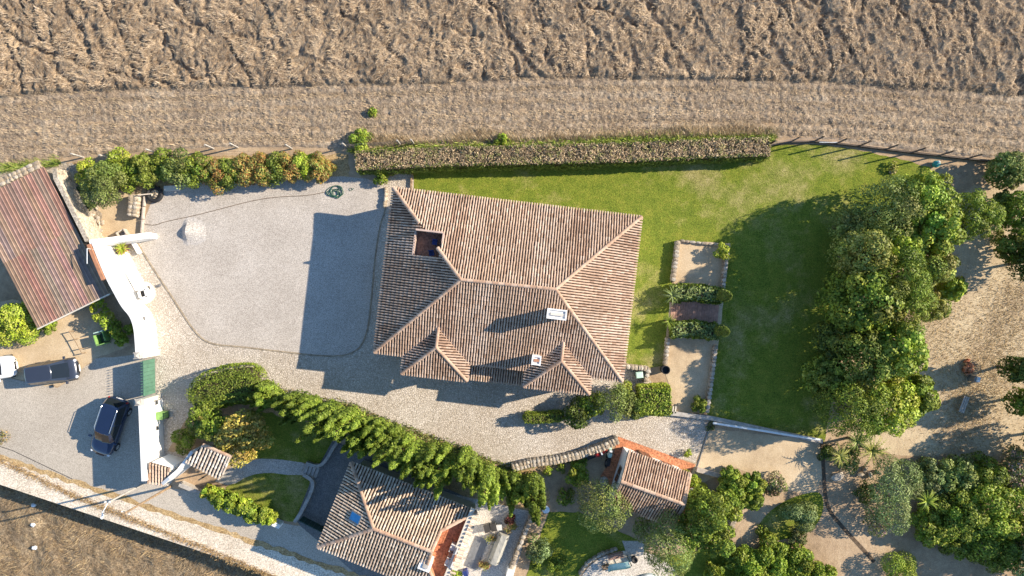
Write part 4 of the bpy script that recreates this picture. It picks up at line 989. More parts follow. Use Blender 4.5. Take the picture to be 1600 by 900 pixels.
def entrance_wall():
    top = smooth([(143, 379), (153, 405), (166, 436), (178, 458), (190, 480), (203, 494), (209, 512), (211, 535), (212, 555)], 2)
    pts = [Vector(xy(a, b, 2.62)) for a, b in top]
    t = root('entrance_wall', (pts[-1].x, pts[-1].y, 0), 'curving high white rendered wall between the gravel court and the green gate', 'wall')
    mb = MB(); band(mb, pts, -.02, .34, -.05, 2.62); mb.build('wall', M['white'], t)
    # terracotta capping along the part beside the barn
    A = [Vector(xy(a, b, 2.7)) for a, b in ((143, 380), (153, 405), (166, 435))]; mb = MB(); band(mb, A, -.38, -.12, 2.4, 2.72); mb.build('clay_capping', M['pot'], t)
    # return wall stepping down to the court
    B = [Vector(xy(a, b, 2.2)) for a, b in ((145, 380), (182, 373), (222, 366))]; mb = MB(); band(mb, B, -.22, .22, -.05, [2.6, 1.9, 1.2]); mb.build('return_wall', M['white'], t)
    # low seat and kerb at the foot of the wall
    mb = MB(); band(mb, [Vector(xy(*p, .5)) for p in ((186, 396), (200, 424), (216, 452))], -.25, .45, -.05, .5); mb.build('low_seat', M['white'], t)
    mb = MB(); band(mb, [Vector(xy(*p, .25)) for p in ((204, 372), (218, 396))], -.13, .13, -.05, .35); band(mb, [Vector(xy(*p, .2)) for p in ((198, 408), (207, 426), (218, 446))], -.1, .12, -.05, .2); mb.build('low_kerb', M['white'], t)
    # round bread oven with its dark mouth
    p = P(216, 458, .8); ov = root('bread_oven', (p.x, p.y, 0), 'round white masonry oven with dark square mouth built against the curving wall', 'oven')
    mb = MB(); mb.lathe((p.x, p.y, -.02), [(.92, 0), (.92, .22), (.80, .26), (.5, .3), (.02, .32)], 20); mb.build('body', M['cream'], ov)
    q = P(222, 459, .9); mb = MB()
    for dx, dy, sx, sy in ((-.26, 0, .12, .64), (.26, 0, .12, .64), (0, -.30, .64, .12), (0, .30, .64, .12)):
        r_ = .25; mb.box((q.x + dx * math.cos(r_) - dy * math.sin(r_), q.y + dx * math.sin(r_) + dy * math.cos(r_), .3), (sx, sy, .62), r_)
    mb.build('hearth_rim', M['white'], ov); MB().box((q.x, q.y, .5), (.42, .5, .2), .25).build('hearth', M['dark'], ov)
    for i, (a, b) in enumerate(((221, 448), (232, 450))):
        q = P(a, b, .3); o = MB().box((q.x, q.y, .0), (.16, .28, .26), .3).build('paving_block', M['dark'], origin=(q.x, q.y, 0)); tag(o, ('small dark block standing against the oven rim', 'small dark block on the setts right of the oven')[i], 'block')
    q = P(224, 498, 1.5); o = MB().box((q.x, q.y, 1.3), (.1, .3, .3), .2).build('wall_lamp', M['grey'], origin=(q.x, q.y, 1.3)); tag(o, 'small dark lamp fixed on the white wall above the gate', 'lamp')
    p = P(247, 446, .2); o = MB().box((p.x, p.y, 0), (.3, .18, .12), .3).box((p.x + .1, p.y - .05, .1), (.12, .1, .1), .6).build('drain_cover', M['grey'], origin=(p.x, p.y, 0)); tag(o, 'small dark drain fitting on the kerb of the gravel court', 'drain')
entrance_wall()

def gate_and_south_wall():
    for i, (px, py) in enumerate(((212, 556), (214, 629))):
        p = P(px, py, 2.75); q = Vector((p.x + .5, p.y, 0)); t = root('gate_pillar', (p.x, p.y, 0), ('white gate pillar with stone cap at the upper end of the green gate', 'white gate pillar with stone cap at the lower end of the green gate')[i], 'pillar', 'gate pillars')
        mb = MB(); mb.box((p.x + .12, p.y, -.05), (.62, .42, 2.6), 0); mb.build('shaft', M['cream'], t)
        MB().box((p.x, p.y, 2.55), (.5, .5, .1), .03).box((p.x, p.y, 2.65), (.42, .42, .16), .03, .3).build('cap', M['concrete'], t)
    a, b = P(221, 564, 2.0), P(222, 620, 2.0); d = (b - a).normalized(); L = (b - a).length
    t = root('entrance_gate', (a.x, a.y, 0), 'green sliding metal gate with spear points along its top', 'gate')
    n = 9
    for i in range(n):
        q = a + d * (L * (i + .5) / n); MB().box((q.x, q.y, .06), (.05, L / n - .012, 1.74), math.atan2(d.y, d.x) + math.pi / 2).build('panel', M['gate'], t)
    mb = MB()
    for z in (.1, 1.68): mb.tube([a + Vector((-.05, 0, z - 2)), b + Vector((-.05, 0, z - 2))], .035, 5)
    mb.build('rail', M['gate'], t)
    k = 13
    for i in range(k):
        q = a + d * (L * (i + .5) / k); MB().tube([(q.x - .05, q.y, 1.6), (q.x - .05, q.y, 1.98)], .016, 5).tube([(q.x - .05, q.y, 1.95), (q.x - .05, q.y, 2.09)], .04, 5, .004).build('spear', M['gate'], t)
    pts = [Vector(xy(*p, 2.9)) for p in ((216, 634), (218, 680), (221, 752))]
    t = root('front_wall', (pts[0].x, pts[0].y, 0), 'straight tall white wall running from the green gate down to the tiled porch', 'wall')
    mb = MB(); band(mb, pts, -.0, .32, -.05, 2.9); mb.build('wall', M['white'], t)
    mb = MB(); band(mb, [Vector(xy(*p, .4)) for p in ((247, 625), (249, 700), (250, 718))], -.0, .16, -.05, .55); mb.build('plinth', M['white'], t)
    q = P(239, 692, 1.0); MB().box((q.x + .05, q.y, .05), (.2, 1.0, 1.75), .04).build('niche', M['dgreen'], t)
    for i, (a_, b_) in enumerate(((243, 629), (244, 669))):
        q = P(a_, b_, 1.0); o = MB().box((q.x, q.y, .8), (.18, .34, .34), .04).build('meter_box', M['grey'], t); MB().box((q.x + .1, q.y, .85), (.03, .24, .24), .04).build('meter_door', M['glass'], o)
    p = P(247, 650, 1.0); t = root('wheeled_bin', (p.x, p.y, 0), 'green wheeled rubbish bin against the straight white wall', 'bin')
    MB().box((p.x + .05, p.y, .08), (.62, .5, .9), 0, 1.12).build('body', M['green'], t); MB().box((p.x + .02, p.y, .98), (.72, .58, .08), 0).build('lid', M['green'], t)
    for s_ in (-.22, .22): MB().tube([(p.x - .3, p.y + s_ - .03, .1), (p.x - .3, p.y + s_ + .03, .1)], .1, 10).build('wheel', M['black'], t)
    p = P(257, 651, .3); o = MB().box((p.x, p.y, 0), (.42, .4, .3), .1, .85).build('black_crate', M['dark'], origin=(p.x, p.y, 0)); tag(o, 'low black crate on the setts beside the green wheeled bin', 'crate')
    # two little tiled roofs at the lower end
    A = [P(234, 722, 2.75), P(267, 732, 2.75), P(254, 756, 2.35), P(230, 753, 2.35)]
    t = root('meter_shed', (A[0].x, A[0].y, 0), 'tiny shed with reddish tile roof at the foot of the straight white wall', 'shed')
    r = Roof(t, 8, .24, .34, pal=[(.46, .32, .225), (.40, .27, .185), (.52, .39, .29)]); r.slope([A[3], A[2], A[1], A[0]]); r.finish(300)
    mb = MB()
    for i in range(4): a, b = A[i], A[(i + 1) % 4]; cc = sum((Vector(x) for x in A), Vector()) / 4; a = a + (cc - a) * .12; b = b + (cc - b) * .12; band(mb, [(a.x, a.y), (b.x, b.y)], -.08, .08, -.05, [a.z - .1, b.z - .1])
    mb.build('wall', M['white'], t)
    mb = MB(); band(mb, [Vector(xy(*p, 2.8)) for p in ((250, 758), (264, 747), (277, 736))], -.11, .11, -.05, [2.5, 2.8, 2.85]); mb.build('side_wall', M['white'], t)
    A = [P(318, 695, 3.0), P(362, 714, 3.0), P(344, 748, 2.55), P(290, 720, 2.55)]
    t = root('porch', (A[0].x, A[0].y, 0), 'entrance porch with pale weathered tile roof under the yellow tree', 'porch')
    r = Roof(t, 9, .25, .4, pal=[(.58, .49, .40), (.50, .42, .34), (.64, .56, .47), (.44, .36, .29)]); r.slope([A[3], A[2], A[1], A[0]]); r.finish(300); r.ridge(A[1], A[0], .03)
    mb = MB(); band(mb, [Vector(xy(*p, 2.5)) for p in ((276, 738), (290, 720), (300, 706))], -.12, .12, -.05, 2.5); mb.build('side_wall', M['white'], t)
    mb = MB(); band(mb, [Vector(xy(*p, 2.5)) for p in ((322, 702), (352, 715))], -.1, .1, -.05, 2.6); mb.build('rear_wall', M['cream'], t)
    q = P(322, 743, 1.2); MB().tube([(q.x, q.y, -.02), (q.x, q.y, 2.45)], .06, 6).build('post', M['dark'], t)
    q = A[3] * .5 + A[2] * .5; mb = MB(); mb.tube([A[3] - Vector((0, 0, .08)), A[2] - Vector((0, 0, .08))], .07, 6); mb.build('beam', M['palewood'], t)
    # low wall under the road hedge
    t = root('road_wall', P(282, 758), 'low weathered wall under the hedge along the road', 'wall'); mb = MB(); band(mb, [Vector(xy(*p, .6)) for p in ((280, 757), (310, 770), (360, 792), (415, 815), (436, 822))], -.16, .16, -.05, .62); mb.build('wall', M['concrete'], t)
    mb = MB(); q = P(432, 820, .7); mb.box((q.x, q.y, -.02), (.6, .35, .85), -.45); mb.build('end_pillar', M['white'], t)
    a, b = Vector(xy(468, 812, .9)), Vector(xy(504, 830, .9)); t = root('drive_gate', (a.x, a.y, 0), 'dark green low gate closing the lower house drive', 'gate'); d = b - a
    for i in range(5): q = a + d * ((i + .5) / 5); MB().box((q.x, q.y, .06), (d.length / 5 - .02, .06, 1.1), math.atan2(d.y, d.x)).build('panel', M['dgreen'], t)
    t = root('garden_wall', P(440, 818), 'curved pale low wall between little lawn and the drive', 'wall'); mb = MB()
    band(mb, [Vector(xy(*p, .4)) for p in smooth([(460, 816), (474, 795), (489, 762), (488, 750), (474, 742)], 2)], -.13, .13, -.05, .42); mb.build('wall', M['concrete'], t)
    t = root('garden_wall', P(500, 725), 'curved pale low wall edging the shaded lawn above the steps', 'wall'); mb = MB()
    band(mb, [Vector(xy(*p, .4)) for p in smooth([(530, 686), (520, 700), (508, 722), (496, 730), (478, 724)], 2)], -.12, .12, -.05, .42); mb.build('wall', M['concrete'], t)
    t = root('garden_steps', P(488, 735), 'short flight of pale steps joining garden path and drive', 'steps')
    for i in range(4):
        q = P(480 + i * 5, 732 + i * 2); MB().box((q.x, q.y, -.02), (.24, .85, .36 - i * .085), -.35).build('step', M['concrete'], t)
gate_and_south_wall()

def fences():
    t = root('field_fence', P(160, 246), 'wire fence on white concrete posts along the mown strip', 'fence')
    tops = [(111, 240), (155, 242), (228, 233), (320, 226), (359, 224), (446, 226), (535, 224), (620, 219), (642, 218)]
    posts = []
    for px, py in tops:
        q = P(px, py, 1.6); posts.append(q); MB().box((q.x, q.y, -.05), (.1, .1, 1.65), .1).build('post', M['concrete'], t)
    for z in (.5, .95, 1.4): MB().tube([(p.x, p.y - .07, z) for p in posts], .008, 3, cap=False).build('wire', M['grey'], t)
    t = root('garden_fence', P(1215, 228), 'wire fence on dark wooden posts at the top of the lawn', 'fence')
    tops = [(1212, 220), (1250, 214), (1288, 213), (1324, 216.5), (1361, 220.5), (1404, 226), (1447, 231), (1490, 236), (1535, 241), (1590, 246)]; posts = []
    for px, py in tops:
        q = P(px, py, 2.0); posts.append(q); MB().tube([(q.x, q.y, -.05), (q.x, q.y, 2.0)], .06, 6).build('post', M['bark'], t)
    for z in (.4, .8, 1.2, 1.6, 1.9): MB().tube([(p.x, p.y - .06, z) for p in posts], .008, 3, cap=False).build('wire', M['grey'], t)
    mb = MB(); band(mb, [(p.x, p.y) for p in posts], -.05, .05, -.02, .35); mb.build('base_board', M['bark'], t)
    t = root('board_edging', P(224, 340), 'thin upright wooden boards edging the gravel court near the tyre', 'edging')
    for a, b in (((225, 306), (224, 322)), ((223.5, 323), (222, 342)), ((222, 343), (220, 364))):
        mb = MB(); band(mb, [Vector(xy(*a, .3)), Vector(xy(*b, .3))], -.05, .05, -.02, .32); mb.build('board', M['palewood'], t)
    mb = MB(); pts = [Vector(xy(*p)) for p in ((644, 268), (642, 300))]; band(mb, pts, -.06, .06, -.02, .22); tag(mb.build('lawn_edging', M['wood'], origin=(*pts[0], 0)), 'short brown board edging the lawn beside the roof corner', 'edging')
    # coping wall at the foot of the lawn, pale pipe rail below it
    t = root('lawn_wall', P(1110, 653), 'low grey stone wall along the foot of the lawn', 'wall'); pts = [Vector(xy(*p, .35)) for p in ((1042, 645), (1108, 653), (1160, 664), (1220, 677), (1286, 690))]
    mb = MB(); band(mb, pts, -.16, .16, -.05, .35); mb.build('wall', M['concrete'], t)
    t = root('pipe_rail', P(1115, 661), 'long pale blue white pipe rail below the lawn wall', 'rail'); a, b = P(1114, 661, .7), P(1281, 687, .7)
    MB().tube([a, b], .085, 8).build('pipe', M['pipe'], t)
    for i in range(6): q = a.lerp(b, (i + .3) / 5.7); MB().tube([(q.x, q.y, -.02), (q.x, q.y, .68)], .04, 5).build('post', M['grey'], t)
    a, b = P(1112, 655), P(1086, 740); mb = MB(); mb.tube([(a.x, a.y, .03), (b.x, b.y, .03)], .05, 6); tag(mb.build('drain_pipe', M['grey'], origin=(a.x, a.y, 0)), 'thin dark pipe lying between the cobbles and the sandy yard', 'pipe')
    a, b = P(1089, 734, .4), P(1133, 746, .4); mb = MB(); band(mb, [(a.x, a.y), (b.x, b.y)], -.17, .17, -.02, .42); tag(mb.build('board_wall', M['palewood'], origin=(a.x, a.y, 0)), 'low pale plank wall from the red terrace corner into the shrubs', 'wall')
fences()

stone_wall([(966, 687), (938, 700), (905, 711), (868, 719), (828, 724), (800, 731)], .85, .62, .30, 'long rubble stone retaining wall along the lower edge of the cobbles', 11, ph=.6)
stone_wall([(1060, 376), (1056, 408), (1052, 440)], .55, .38, .34, 'stone bed wall on the lawn side facing the house, above the palms', 12, 'dry stone walls of the sand bed')
stone_wall([(1138, 382), (1134, 415), (1130, 449)], .5, .34, .34, 'stone bed wall right of the bush at the sand bed', 13, 'dry stone walls of the sand bed')
stone_wall([(1044, 528), (1042, 552), (1040, 570)], .5, .34, .32, 'short stone bed wall just above the dark barrel', 14, 'dry stone walls of the sand bed')
stone_wall([(1119, 540), (1114, 580), (1109, 618), (1105, 645)], .5, .34, .32, 'long stone bed wall between sandy earth and shaded lawn', 15, 'dry stone walls of the sand bed')
stone_wall([(1064, 376), (1098, 380), (1124, 382)], .3, .2, .4, 'thin pale stone kerb across the top of the sand bed', 16, rows=1)
stone_wall([(978, 573), (1000, 575), (1014, 577), (1010, 590), (1009, 598)], .7, .4, .34, 'L shaped stone wall round the green bin at the house corner', 17)
pts = [Vector(xy(*p, 2.2)) for p in ((79, 264), (84, 280), (98, 308), (115, 341), (133, 378))]; t = root('boundary_wall', (pts[0].x, pts[0].y, 0), 'old stained plaster wall beside the barn roof, with rubble at its foot', 'wall')
mb = MB(); band(mb, pts, -.0, .34, -.05, [2.0, 2.25, 2.2, 2.25, 2.2]); mb.build('wall', M['stained'], t)
rnd = random.Random(18)
for i in range(46):
    px = rnd.uniform(0, 1); q = P(112 + px * 46 + rnd.uniform(-9, 9), 268 + px * 96 + rnd.uniform(-8, 8), .1); stone(t, (q.x, q.y, .06), rnd.uniform(.18, .5), rnd.uniform(.15, .4), rnd.uniform(.12, .3), rnd.uniform(0, 3), i)
bush(128, 296, .5, .5, 'grey', 'grey withered shrub on the rubble beside the old plaster wall', n=700); bush(140, 322, .4, .45, 'grey', 'second grey withered shrub on the rubble, below the first', n=600)
stone_wall([(-20, 296), (20, 276), (62, 256)], .5, .7, .45, 'pale rubble stones along the upper edge of the barn', 19)
stone_wall([(209, 304), (208, 320), (206, 338)], .75, .75, .42, 'stack of grey stone blocks beside the wooden boards', 20, cat='stone stack')
stone_wall([(602, 292), (603, 300), (600, 322)], .35, .22, .3, 'short stone kerb at the upper left corner of the main roof', 21, rows=1)
stone_wall([(1142, 826), (1152, 805), (1158, 786)], .35, .45, .38, 'row of pale rocks beside the sloping earth path', 22, cat='rock edging', rows=1)
stone_wall([(838, 795), (822, 830), (806, 870), (792, 910)], .95, .34, .4, 'pale retaining wall along the right side of the paved terrace', 23, ph=.9)
stone_wall([(905, 898), (918, 880), (940, 866), (965, 858)], .35, .25, .35, 'curved stone rim of the round patio', 24, rows=1)

# ================================================================== TREES, SHRUBS AND HEDGES
# clipped brown hedge at the top of the lawn
hp = [xy(*p, 1.7) for p in ((556, 251), (620, 248), (700, 244), (850, 241), (1000, 237), (1120, 231), (1203, 229))]
hedge(hp, 1.75, 1.72, 'brown', 'long flat-topped brown hedge between the lawn and the mown strip', sidepal='box', dens=210, leaf=.17, seed=31, toplean=.5, noise=.2, aspect=.34)
# shrubs of the flowering hedge
row = [(142, 268, 1.4, .8, 'lime'), (190, 254, 1.3, .9, 'lime'), (196, 268, 1.6, .9, 'mid'), (226, 262, 1.7, .85, 'box'), (258, 256, 1.5, .85, 'mid'), (284, 262, 1.7, 1.0, 'olive'), (308, 264, 1.7, .95, 'mid'),
       (342, 270, 1.6, .85, 'rust'), (362, 268, 1.7, .85, 'box'), (384, 264, 1.7, .9, 'rust'), (408, 262, 1.7, .9, 'rust'), (432, 262, 1.7, .9, 'box'), (456, 260, 1.7, .9, 'rust'), (476, 258, 1.6, .75, 'lime'), (497, 260, 1.6, .8, 'rust'), (511, 260, 1.5, .5, 'rust')]
names = {'lime': 'lime green', 'mid': 'mid green', 'box': 'dull green', 'olive': 'grey green', 'rust': 'rust and yellow'}
for i, (x, y, h, r, p) in enumerate(row):
    where = ('at the barn end of the flowering hedge', 'behind the olive, against the wire fence', 'right of the olive tree in the flowering hedge', 'above the tractor tyre in the flowering hedge', 'just right of the tyre in the flowering hedge', 'fourth shrub right of the olive in the flowering hedge', 'left of the first rusty shrub of the hedge',
             'leftmost of the rust coloured shrubs in the hedge', 'between the first two rusty shrubs of the hedge', 'second rusty shrub from the left in the hedge', 'in the middle of the rusty stretch of the hedge', 'right of the rusty stretch in the middle of the hedge', 'left of the last lime shrub of the hedge', 'squeezed between rusty shrubs near the hedge end', 'second from the right end of the hedge', 'small, at the right end of the hedge')[i]
    bush(x, y + 3, h * 1.1, r * 1.55, p, names[p] + ' shrub ' + where, group='shrubs of the flowering hedge', n=5000, leaf=.15, lobes=16, flat=.5, size=(.28, .42))
tree(162, 290, 3.2, 1.75, 'olive', 'grey green olive tree beside the pale rubble wall', name='olive_tree', n=9500, leaf=.17, flat=.38, aspect=.4)
bush(563, 222, 1.1, .95, 'bright', 'bright green bush at the left end of the brown hedge', n=2200)
bush(785, 218, .7, .55, 'bright', 'small green bush in the straw behind the brown hedge', n=900)
bush(582, 176, .5, .4, 'bright', 'small green tuft alone on the mown strip', n=500)
bush(596, 278, 1.0, .6, 'bright', 'green creeper bush at the upper left corner of the main roof', n=1200)
bush(27, 507, 1.9, 1.75, 'lime', 'yellow green rounded bush in front of the barn', n=9500, leaf=.17, lobes=14)
bush(76, 512, .9, .6, 'bright', 'small bright bush below the barn roof corner', n=1100)
for i, (x, y, r, h) in enumerate(((150, 474, .7, 1.5), (166, 498, .85, 1.8), (182, 516, .7, 1.4), (192, 530, .55, 1.2), (204, 514, .45, 1.0))):
    bush(x, y, h, r, 'lime' if i < 2 else 'bright', ('lime flowering shrub touching the barn roof corner', 'largest lime shrub behind the curving white wall', 'leafy shrub above the green crate behind the white wall', 'lowest shrub behind the curving white wall', 'small shrub closest to the curving white wall')[i], n=800, leaf=.2, spread=.9, lobes=7, group='shrubs behind the curving white wall')
# conifer row along the cobbles
def conifer(px, py, h, r, label, seed):
    rs = np.random.default_rng(seed); b = P(px, py); t = root('conifer', (b.x, b.y, 0), label, 'conifer', 'row of conifers along the cobbled drive')
    V = []; Nn = []; K = []; n = int(9500 * r * r / 1.2)
    plumes = [(0, 0, h, r * .58)] + [(r * rs.uniform(.25, .9) * math.cos(a), r * rs.uniform(.25, .9) * math.sin(a), h * rs.uniform(.5, 1.0), r * rs.uniform(.24, .40)) for a in np.arange(10) * 2.4 + rs.uniform(0, 6)]
    for k, (dx, dy, hh, rr) in enumerate(plumes):
        m = n // 11; z = hh * (1 - rs.uniform(0, 1, m) ** 1.2 * .95); a = rs.uniform(0, 6.283, m); prof = (rr * 1.15 * np.clip(1 - z / hh, 0, 1) ** .62 + .05) * (1 - np.abs(rs.normal(0, .22, m)))
        prof = prof * (1 + .22 * np.sin(z * 5.3 + k * 2)); lean = z / hh
        C = np.stack([b.x + dx * (.55 + .65 * lean) + prof * np.cos(a), b.y + dy * (.55 + .65 * lean) + prof * np.sin(a), z], 1)
        V.append(C); Nn.append(np.stack([np.cos(a), np.sin(a), np.full(m, .35)], 1) + rs.normal(0, .4, (m, 3))); K.append(np.clip(pick(PAL['conifer'], m, rs, .2) * rs.uniform(.75, 1.2) * (.78 + .4 * ((seed * 37) % 10) / 10), 0, .6))
    C = np.concatenate(V); k = C[:, 2] > .05; leaf_mesh('foliage', C[k], np.concatenate(Nn)[k], .2, np.concatenate(K)[k], t, rs, .42)
    MB().tube([(b.x, b.y, -.05), (b.x, b.y, h * .5), (b.x, b.y, h * .9)], .12, 6, .03).build('trunk', M['bark'], t)
path = [(418, 604), (450, 616), (487, 630), (520, 638), (556, 650), (592, 668), (628, 684), (662, 696), (700, 707), (735, 718), (765, 732), (795, 742), (822, 752)]
pa = np.array(path, float); dd = np.r_[0, np.cumsum(np.hypot(*np.diff(pa, axis=0).T))]; N_ = 21
WORDS = ['first', 'second', 'third', 'fourth', 'fifth', 'sixth', 'seventh', 'eighth', 'ninth', 'tenth', 'eleventh']
for i in range(N_):
    s = dd[-1] * i / (N_ - 1); x = np.interp(s, dd, pa[:, 0]); y = np.interp(s, dd, pa[:, 1]); rr = random.Random(i); x += rr.uniform(-9, 9); y += rr.uniform(-6, 8)
    lab = (WORDS[i] + ' conifer of the row counted from its left end by the domed bush') if i <= 10 else (WORDS[N_ - 1 - i] + ' conifer of the row counted from its right end by the terrace wall')
    conifer(x, y, rr.uniform(5.6, 8.6) * (.55 if i < 3 else .8 if i < 5 else 1 if i < 18 else .85), rr.uniform(.88, 1.4), lab, 200 + i)
fringe('hedge_foot_weeds', [(415, 603), (480, 626), (545, 633), (600, 658), (690, 690), (745, 713), (790, 732), (850, 722), (905, 714)], 2600, .16, .3, [(.16, .20, .04), (.22, .24, .06), (.33, .25, .11), (.11, .15, .03)], 61, mat=M['leaf'], w=.03)
# clumps round the entrance
hp = [xy(*p, 1.9) for p in smooth([(308, 638), (318, 614), (348, 604), (376, 601), (406, 604)], 2)]
hedge(hp, 2.1, 3.0, 'box', 'domed clipped green bush beside the cobbled drive', 'clipped_bush', 'bright', 230, .13, .55, 'bush', 33, .16, endr=1.25)
tree(318, 650, 3.0, 1.25, 'box', 'mid green shrub between the domed bush and the small round bush', 'shrub', 'shrub', n=3200, leaf=.18)
tree(336, 664, 3.4, 1.2, 'conifer', 'small feathery conifer left of the yellow tree', 'conifer', 'small_conifer', n=3600, leaf=.19, flat=.6)
tree(384, 682, 3.6, 2.1, 'yellow', 'yellow orange leaved tree above the porch', n=6000, leaf=.23, flat=.42, spread=.8)
bush(292, 686, 1.6, .95, 'bright', 'small round clipped bush beside the porch roof', n=4200, leaf=.12, lobes=5, size=(.55, .7))
for i, (x, y, q) in enumerate(((330, 768, .72), (346, 777, .8), (362, 784, .86), (378, 791, .82), (394, 798, .88), (410, 804, .78), (422, 809, .55))):
    bush(x, y, 1.5 + .15 * (i % 3), q, 'bright' if i % 3 else 'lime', ('first hedge bush on the road wall, next to the porch', 'second hedge bush on the road wall from the porch', 'third hedge bush on the road wall from the porch', 'middle hedge bush on the low road wall', 'fifth hedge bush on the road wall from the porch', 'last full hedge bush on the road wall before the white end pillar', 'smallest hedge bush at the white end pillar')[i], n=2400, leaf=.19, lobes=10, group='loose hedge along the road')
# clumps at the south-east corner of the house
hp = [xy(*p, 1.2) for p in ((818, 654), (840, 655), (880, 652))]
hedge(hp, 1.25, .8, 'box', 'low clipped hedge with an open end on the cobbles below the house', sidepal='bright', dens=230, leaf=.12, seed=36, endr=.3)
tree(900, 648, 2.2, 1.15, 'dark', 'dark glossy shrub between the low hedge and the olive', 'shrub', 'shrub', n=3600, leaf=.17)
tree(926, 632, 2.4, 1.1, 'mid', 'leafy green shrub tucked under the house roof corner', 'shrub', 'shrub', n=3200, leaf=.17)
tree(962, 628, 3.0, 1.35, 'olive', 'small olive tree in the clump at the house corner', name='olive_tree', n=4600, leaf=.15, flat=.4, aspect=.4)
tree(988, 636, 2.3, 1.0, 'dark', 'dark brownish shrub left of the square clipped hedge', 'shrub', 'shrub', n=3000, leaf=.15)
tree(976, 611, 2.0, .75, 'bright', 'bright green shrub under the lower right roof corner', 'shrub', 'shrub', n=1600, leaf=.16)
hp = [xy(*p, 1.7) for p in ((1000, 628), (1048, 627))]
hedge(hp, 1.8, 2.3, 'bright', 'square clipped yellow green hedge block beside the sandy bed', 'clipped_hedge', 'lime', 230, .15, .2, 'hedge', 37)
bush(1092, 632, 1.0, .62, 'mid', 'round green shrub at the lower end of the sandy bed', n=1700)
bush(1128, 392, 1.3, .65, 'lime', 'yellow green bush on the upper right corner of the stone bed', n=1500)
# the stone bed: shrubs, palms and cypresses
for i, y in enumerate((456, 514)):
    hp = [xy(1050 + i * 0, y + 2, 1.0), xy(1085, y, 1.0), xy(1130 - i * 6, y + 6, 1.0)]
    hedge(hp, 1.1, 1.25, 'silver', ('loose grey green shrub row above the pinkish boards', 'loose grey green shrub row below the pinkish boards')[i], 'shrub_row', 'mid', 150, .2, .3, 'shrub row', 40 + i, .3, 'shrub rows beside the pinkish boards')
    c = P(1132 - i * 4, 463 + i * 55, 1.4); rs = np.random.default_rng(70 + i); bs = (c.x - .1, c.y + .05, 0); t = root('cypress', bs, ('slender dark cypress at the right end of the upper shrub row', 'slender dark cypress at the right end of the lower shrub row')[i], 'cypress', 'cypresses of the stone bed')
    n = 2200; z = 3.4 * rs.uniform(0, 1, n); a = rs.uniform(0, 6.283, n); pr = .48 * np.sin(np.clip(z / 3.4 * .86 + .14, 0, 1) * math.pi) ** .7 * (1 - np.abs(rs.normal(0, .12, n)))
    C = np.stack([bs[0] + pr * np.cos(a), bs[1] + pr * np.sin(a), z + .02], 1); leaf_mesh('foliage', C, np.stack([np.cos(a), np.sin(a), np.full(n, .5)], 1) + rs.normal(0, .4, (n, 3)), .13, pick(PAL['dark'] + PAL['mid'][:1], n, rs), t, rs)
    MB().tube([(bs[0], bs[1], -.05), (bs[0], bs[1], 3.0)], .06, 6, .02).build('trunk', M['bark'], t)
def palm(px, py, h, r, label, cat='palm', name='palm', nf=26, pal='silver', trunk=.12, wid=.05, group=None, arch=.9):
    """rosette of arching fronds, each with leaflets"""
    rs = np.random.default_rng(int(px + py)); c = P(px, py, h); t = root(name, (c.x, c.y, 0), label, cat, group); V = []; K = []
    for i in range(nf):
        a = i * 2.39996 + rs.uniform(-.2, .2); el = rs.uniform(.15, 1.15); L = r * rs.uniform(.85, 1.15); d = Vector((math.cos(a), math.sin(a), 0)); prev = None; col = np.array(random.Random(i + int(px)).choice(PAL[pal])) * rs.uniform(.8, 1.2)
        for k in range(7):
            s = k / 6; p = c + d * (L * s * math.cos(el * (1 - s * .5))) + Vector((0, 0, L * (math.sin(el) * s - arch * .55 * s * s)))
            if prev is not None:
                sd_ = Vector((-d.y, d.x, 0)); w = wid * (1.3 - s); V.append([prev - sd_ * w, prev + sd_ * w, p + sd_ * w * .75, p - sd_ * w * .75]); K.append(col)
                for sg in (-1, 1):
                    e = p + sd_ * sg * r * .2 * (1.1 - s * .7) + d * r * .12 - Vector((0, 0, .03)); m_ = (p + prev) / 2; V.append([prev, m_ + d * .02, e, p]); K.append(col)
            prev = p
    np_mesh('fronds', np.array([[tuple(x) for x in q] for q in V]), 4, np.array(K), M['leaf'], t)
    MB().tube([(c.x, c.y, -.05), (c.x, c.y, h)], trunk, 8, trunk * .8).build('trunk', M['bark'], t); return t
palm(1051, 462, 1.1, .75, 'silvery green palm at the left end of the upper shrub row', group='palms of the stone bed')
palm(1045, 502, 1.1, .62, 'green palm at the left end of the lower shrub row', pal='mid', group='palms of the stone bed')
palm(191, 388, .9, .62, 'spiky lime green yucca in a clay pot by the white wall', 'yucca', 'yucca', 34, 'lime', .07, .045)
# olives and shrubs below the cobbles
tree(942, 790, 4.4, 1.95, 'olive', 'large grey green olive tree left of the outbuilding', name='olive_tree', fill=True, n=13000, leaf=.16, flat=.4, aspect=.38, lobes=16)
tree(1046, 852, 5.0, 2.1, 'olive', 'sprawling olive tree below the outbuilding beside the patio', name='olive_tree', n=13000, leaf=.16, flat=.36, aspect=.38, lobes=16, ry=2.4)
tree(1008, 826, 2.2, 1.0, 'olive', 'small dim olive in the shade under the outbuilding roof', name='olive_tree', n=2200, leaf=.16, flat=.45, aspect=.4)
bush(902, 740, 1.5, .95, 'bright', 'round yellow green shrub left of the outbuilding terrace', n=2600, leaf=.16)
bush(884, 775, .8, .7, 'mid', 'low green shrub in the shade above the curved wall', n=1000)
bush(843, 856, 1.7, 1.05, 'silver', 'round silvery bush beside the terrace retaining wall', n=3400, leaf=.14)
bush(868, 882, .9, .8, 'mid', 'dark green low bush below the silvery bush', n=1300); bush(838, 880, .8, .5, 'mid', 'small green bush between terrace wall and silvery bush', n=800)
bush(846, 700, .6, .5, 'bright', 'small weedy shrub under the right end of the rubble wall', n=600) if False else None
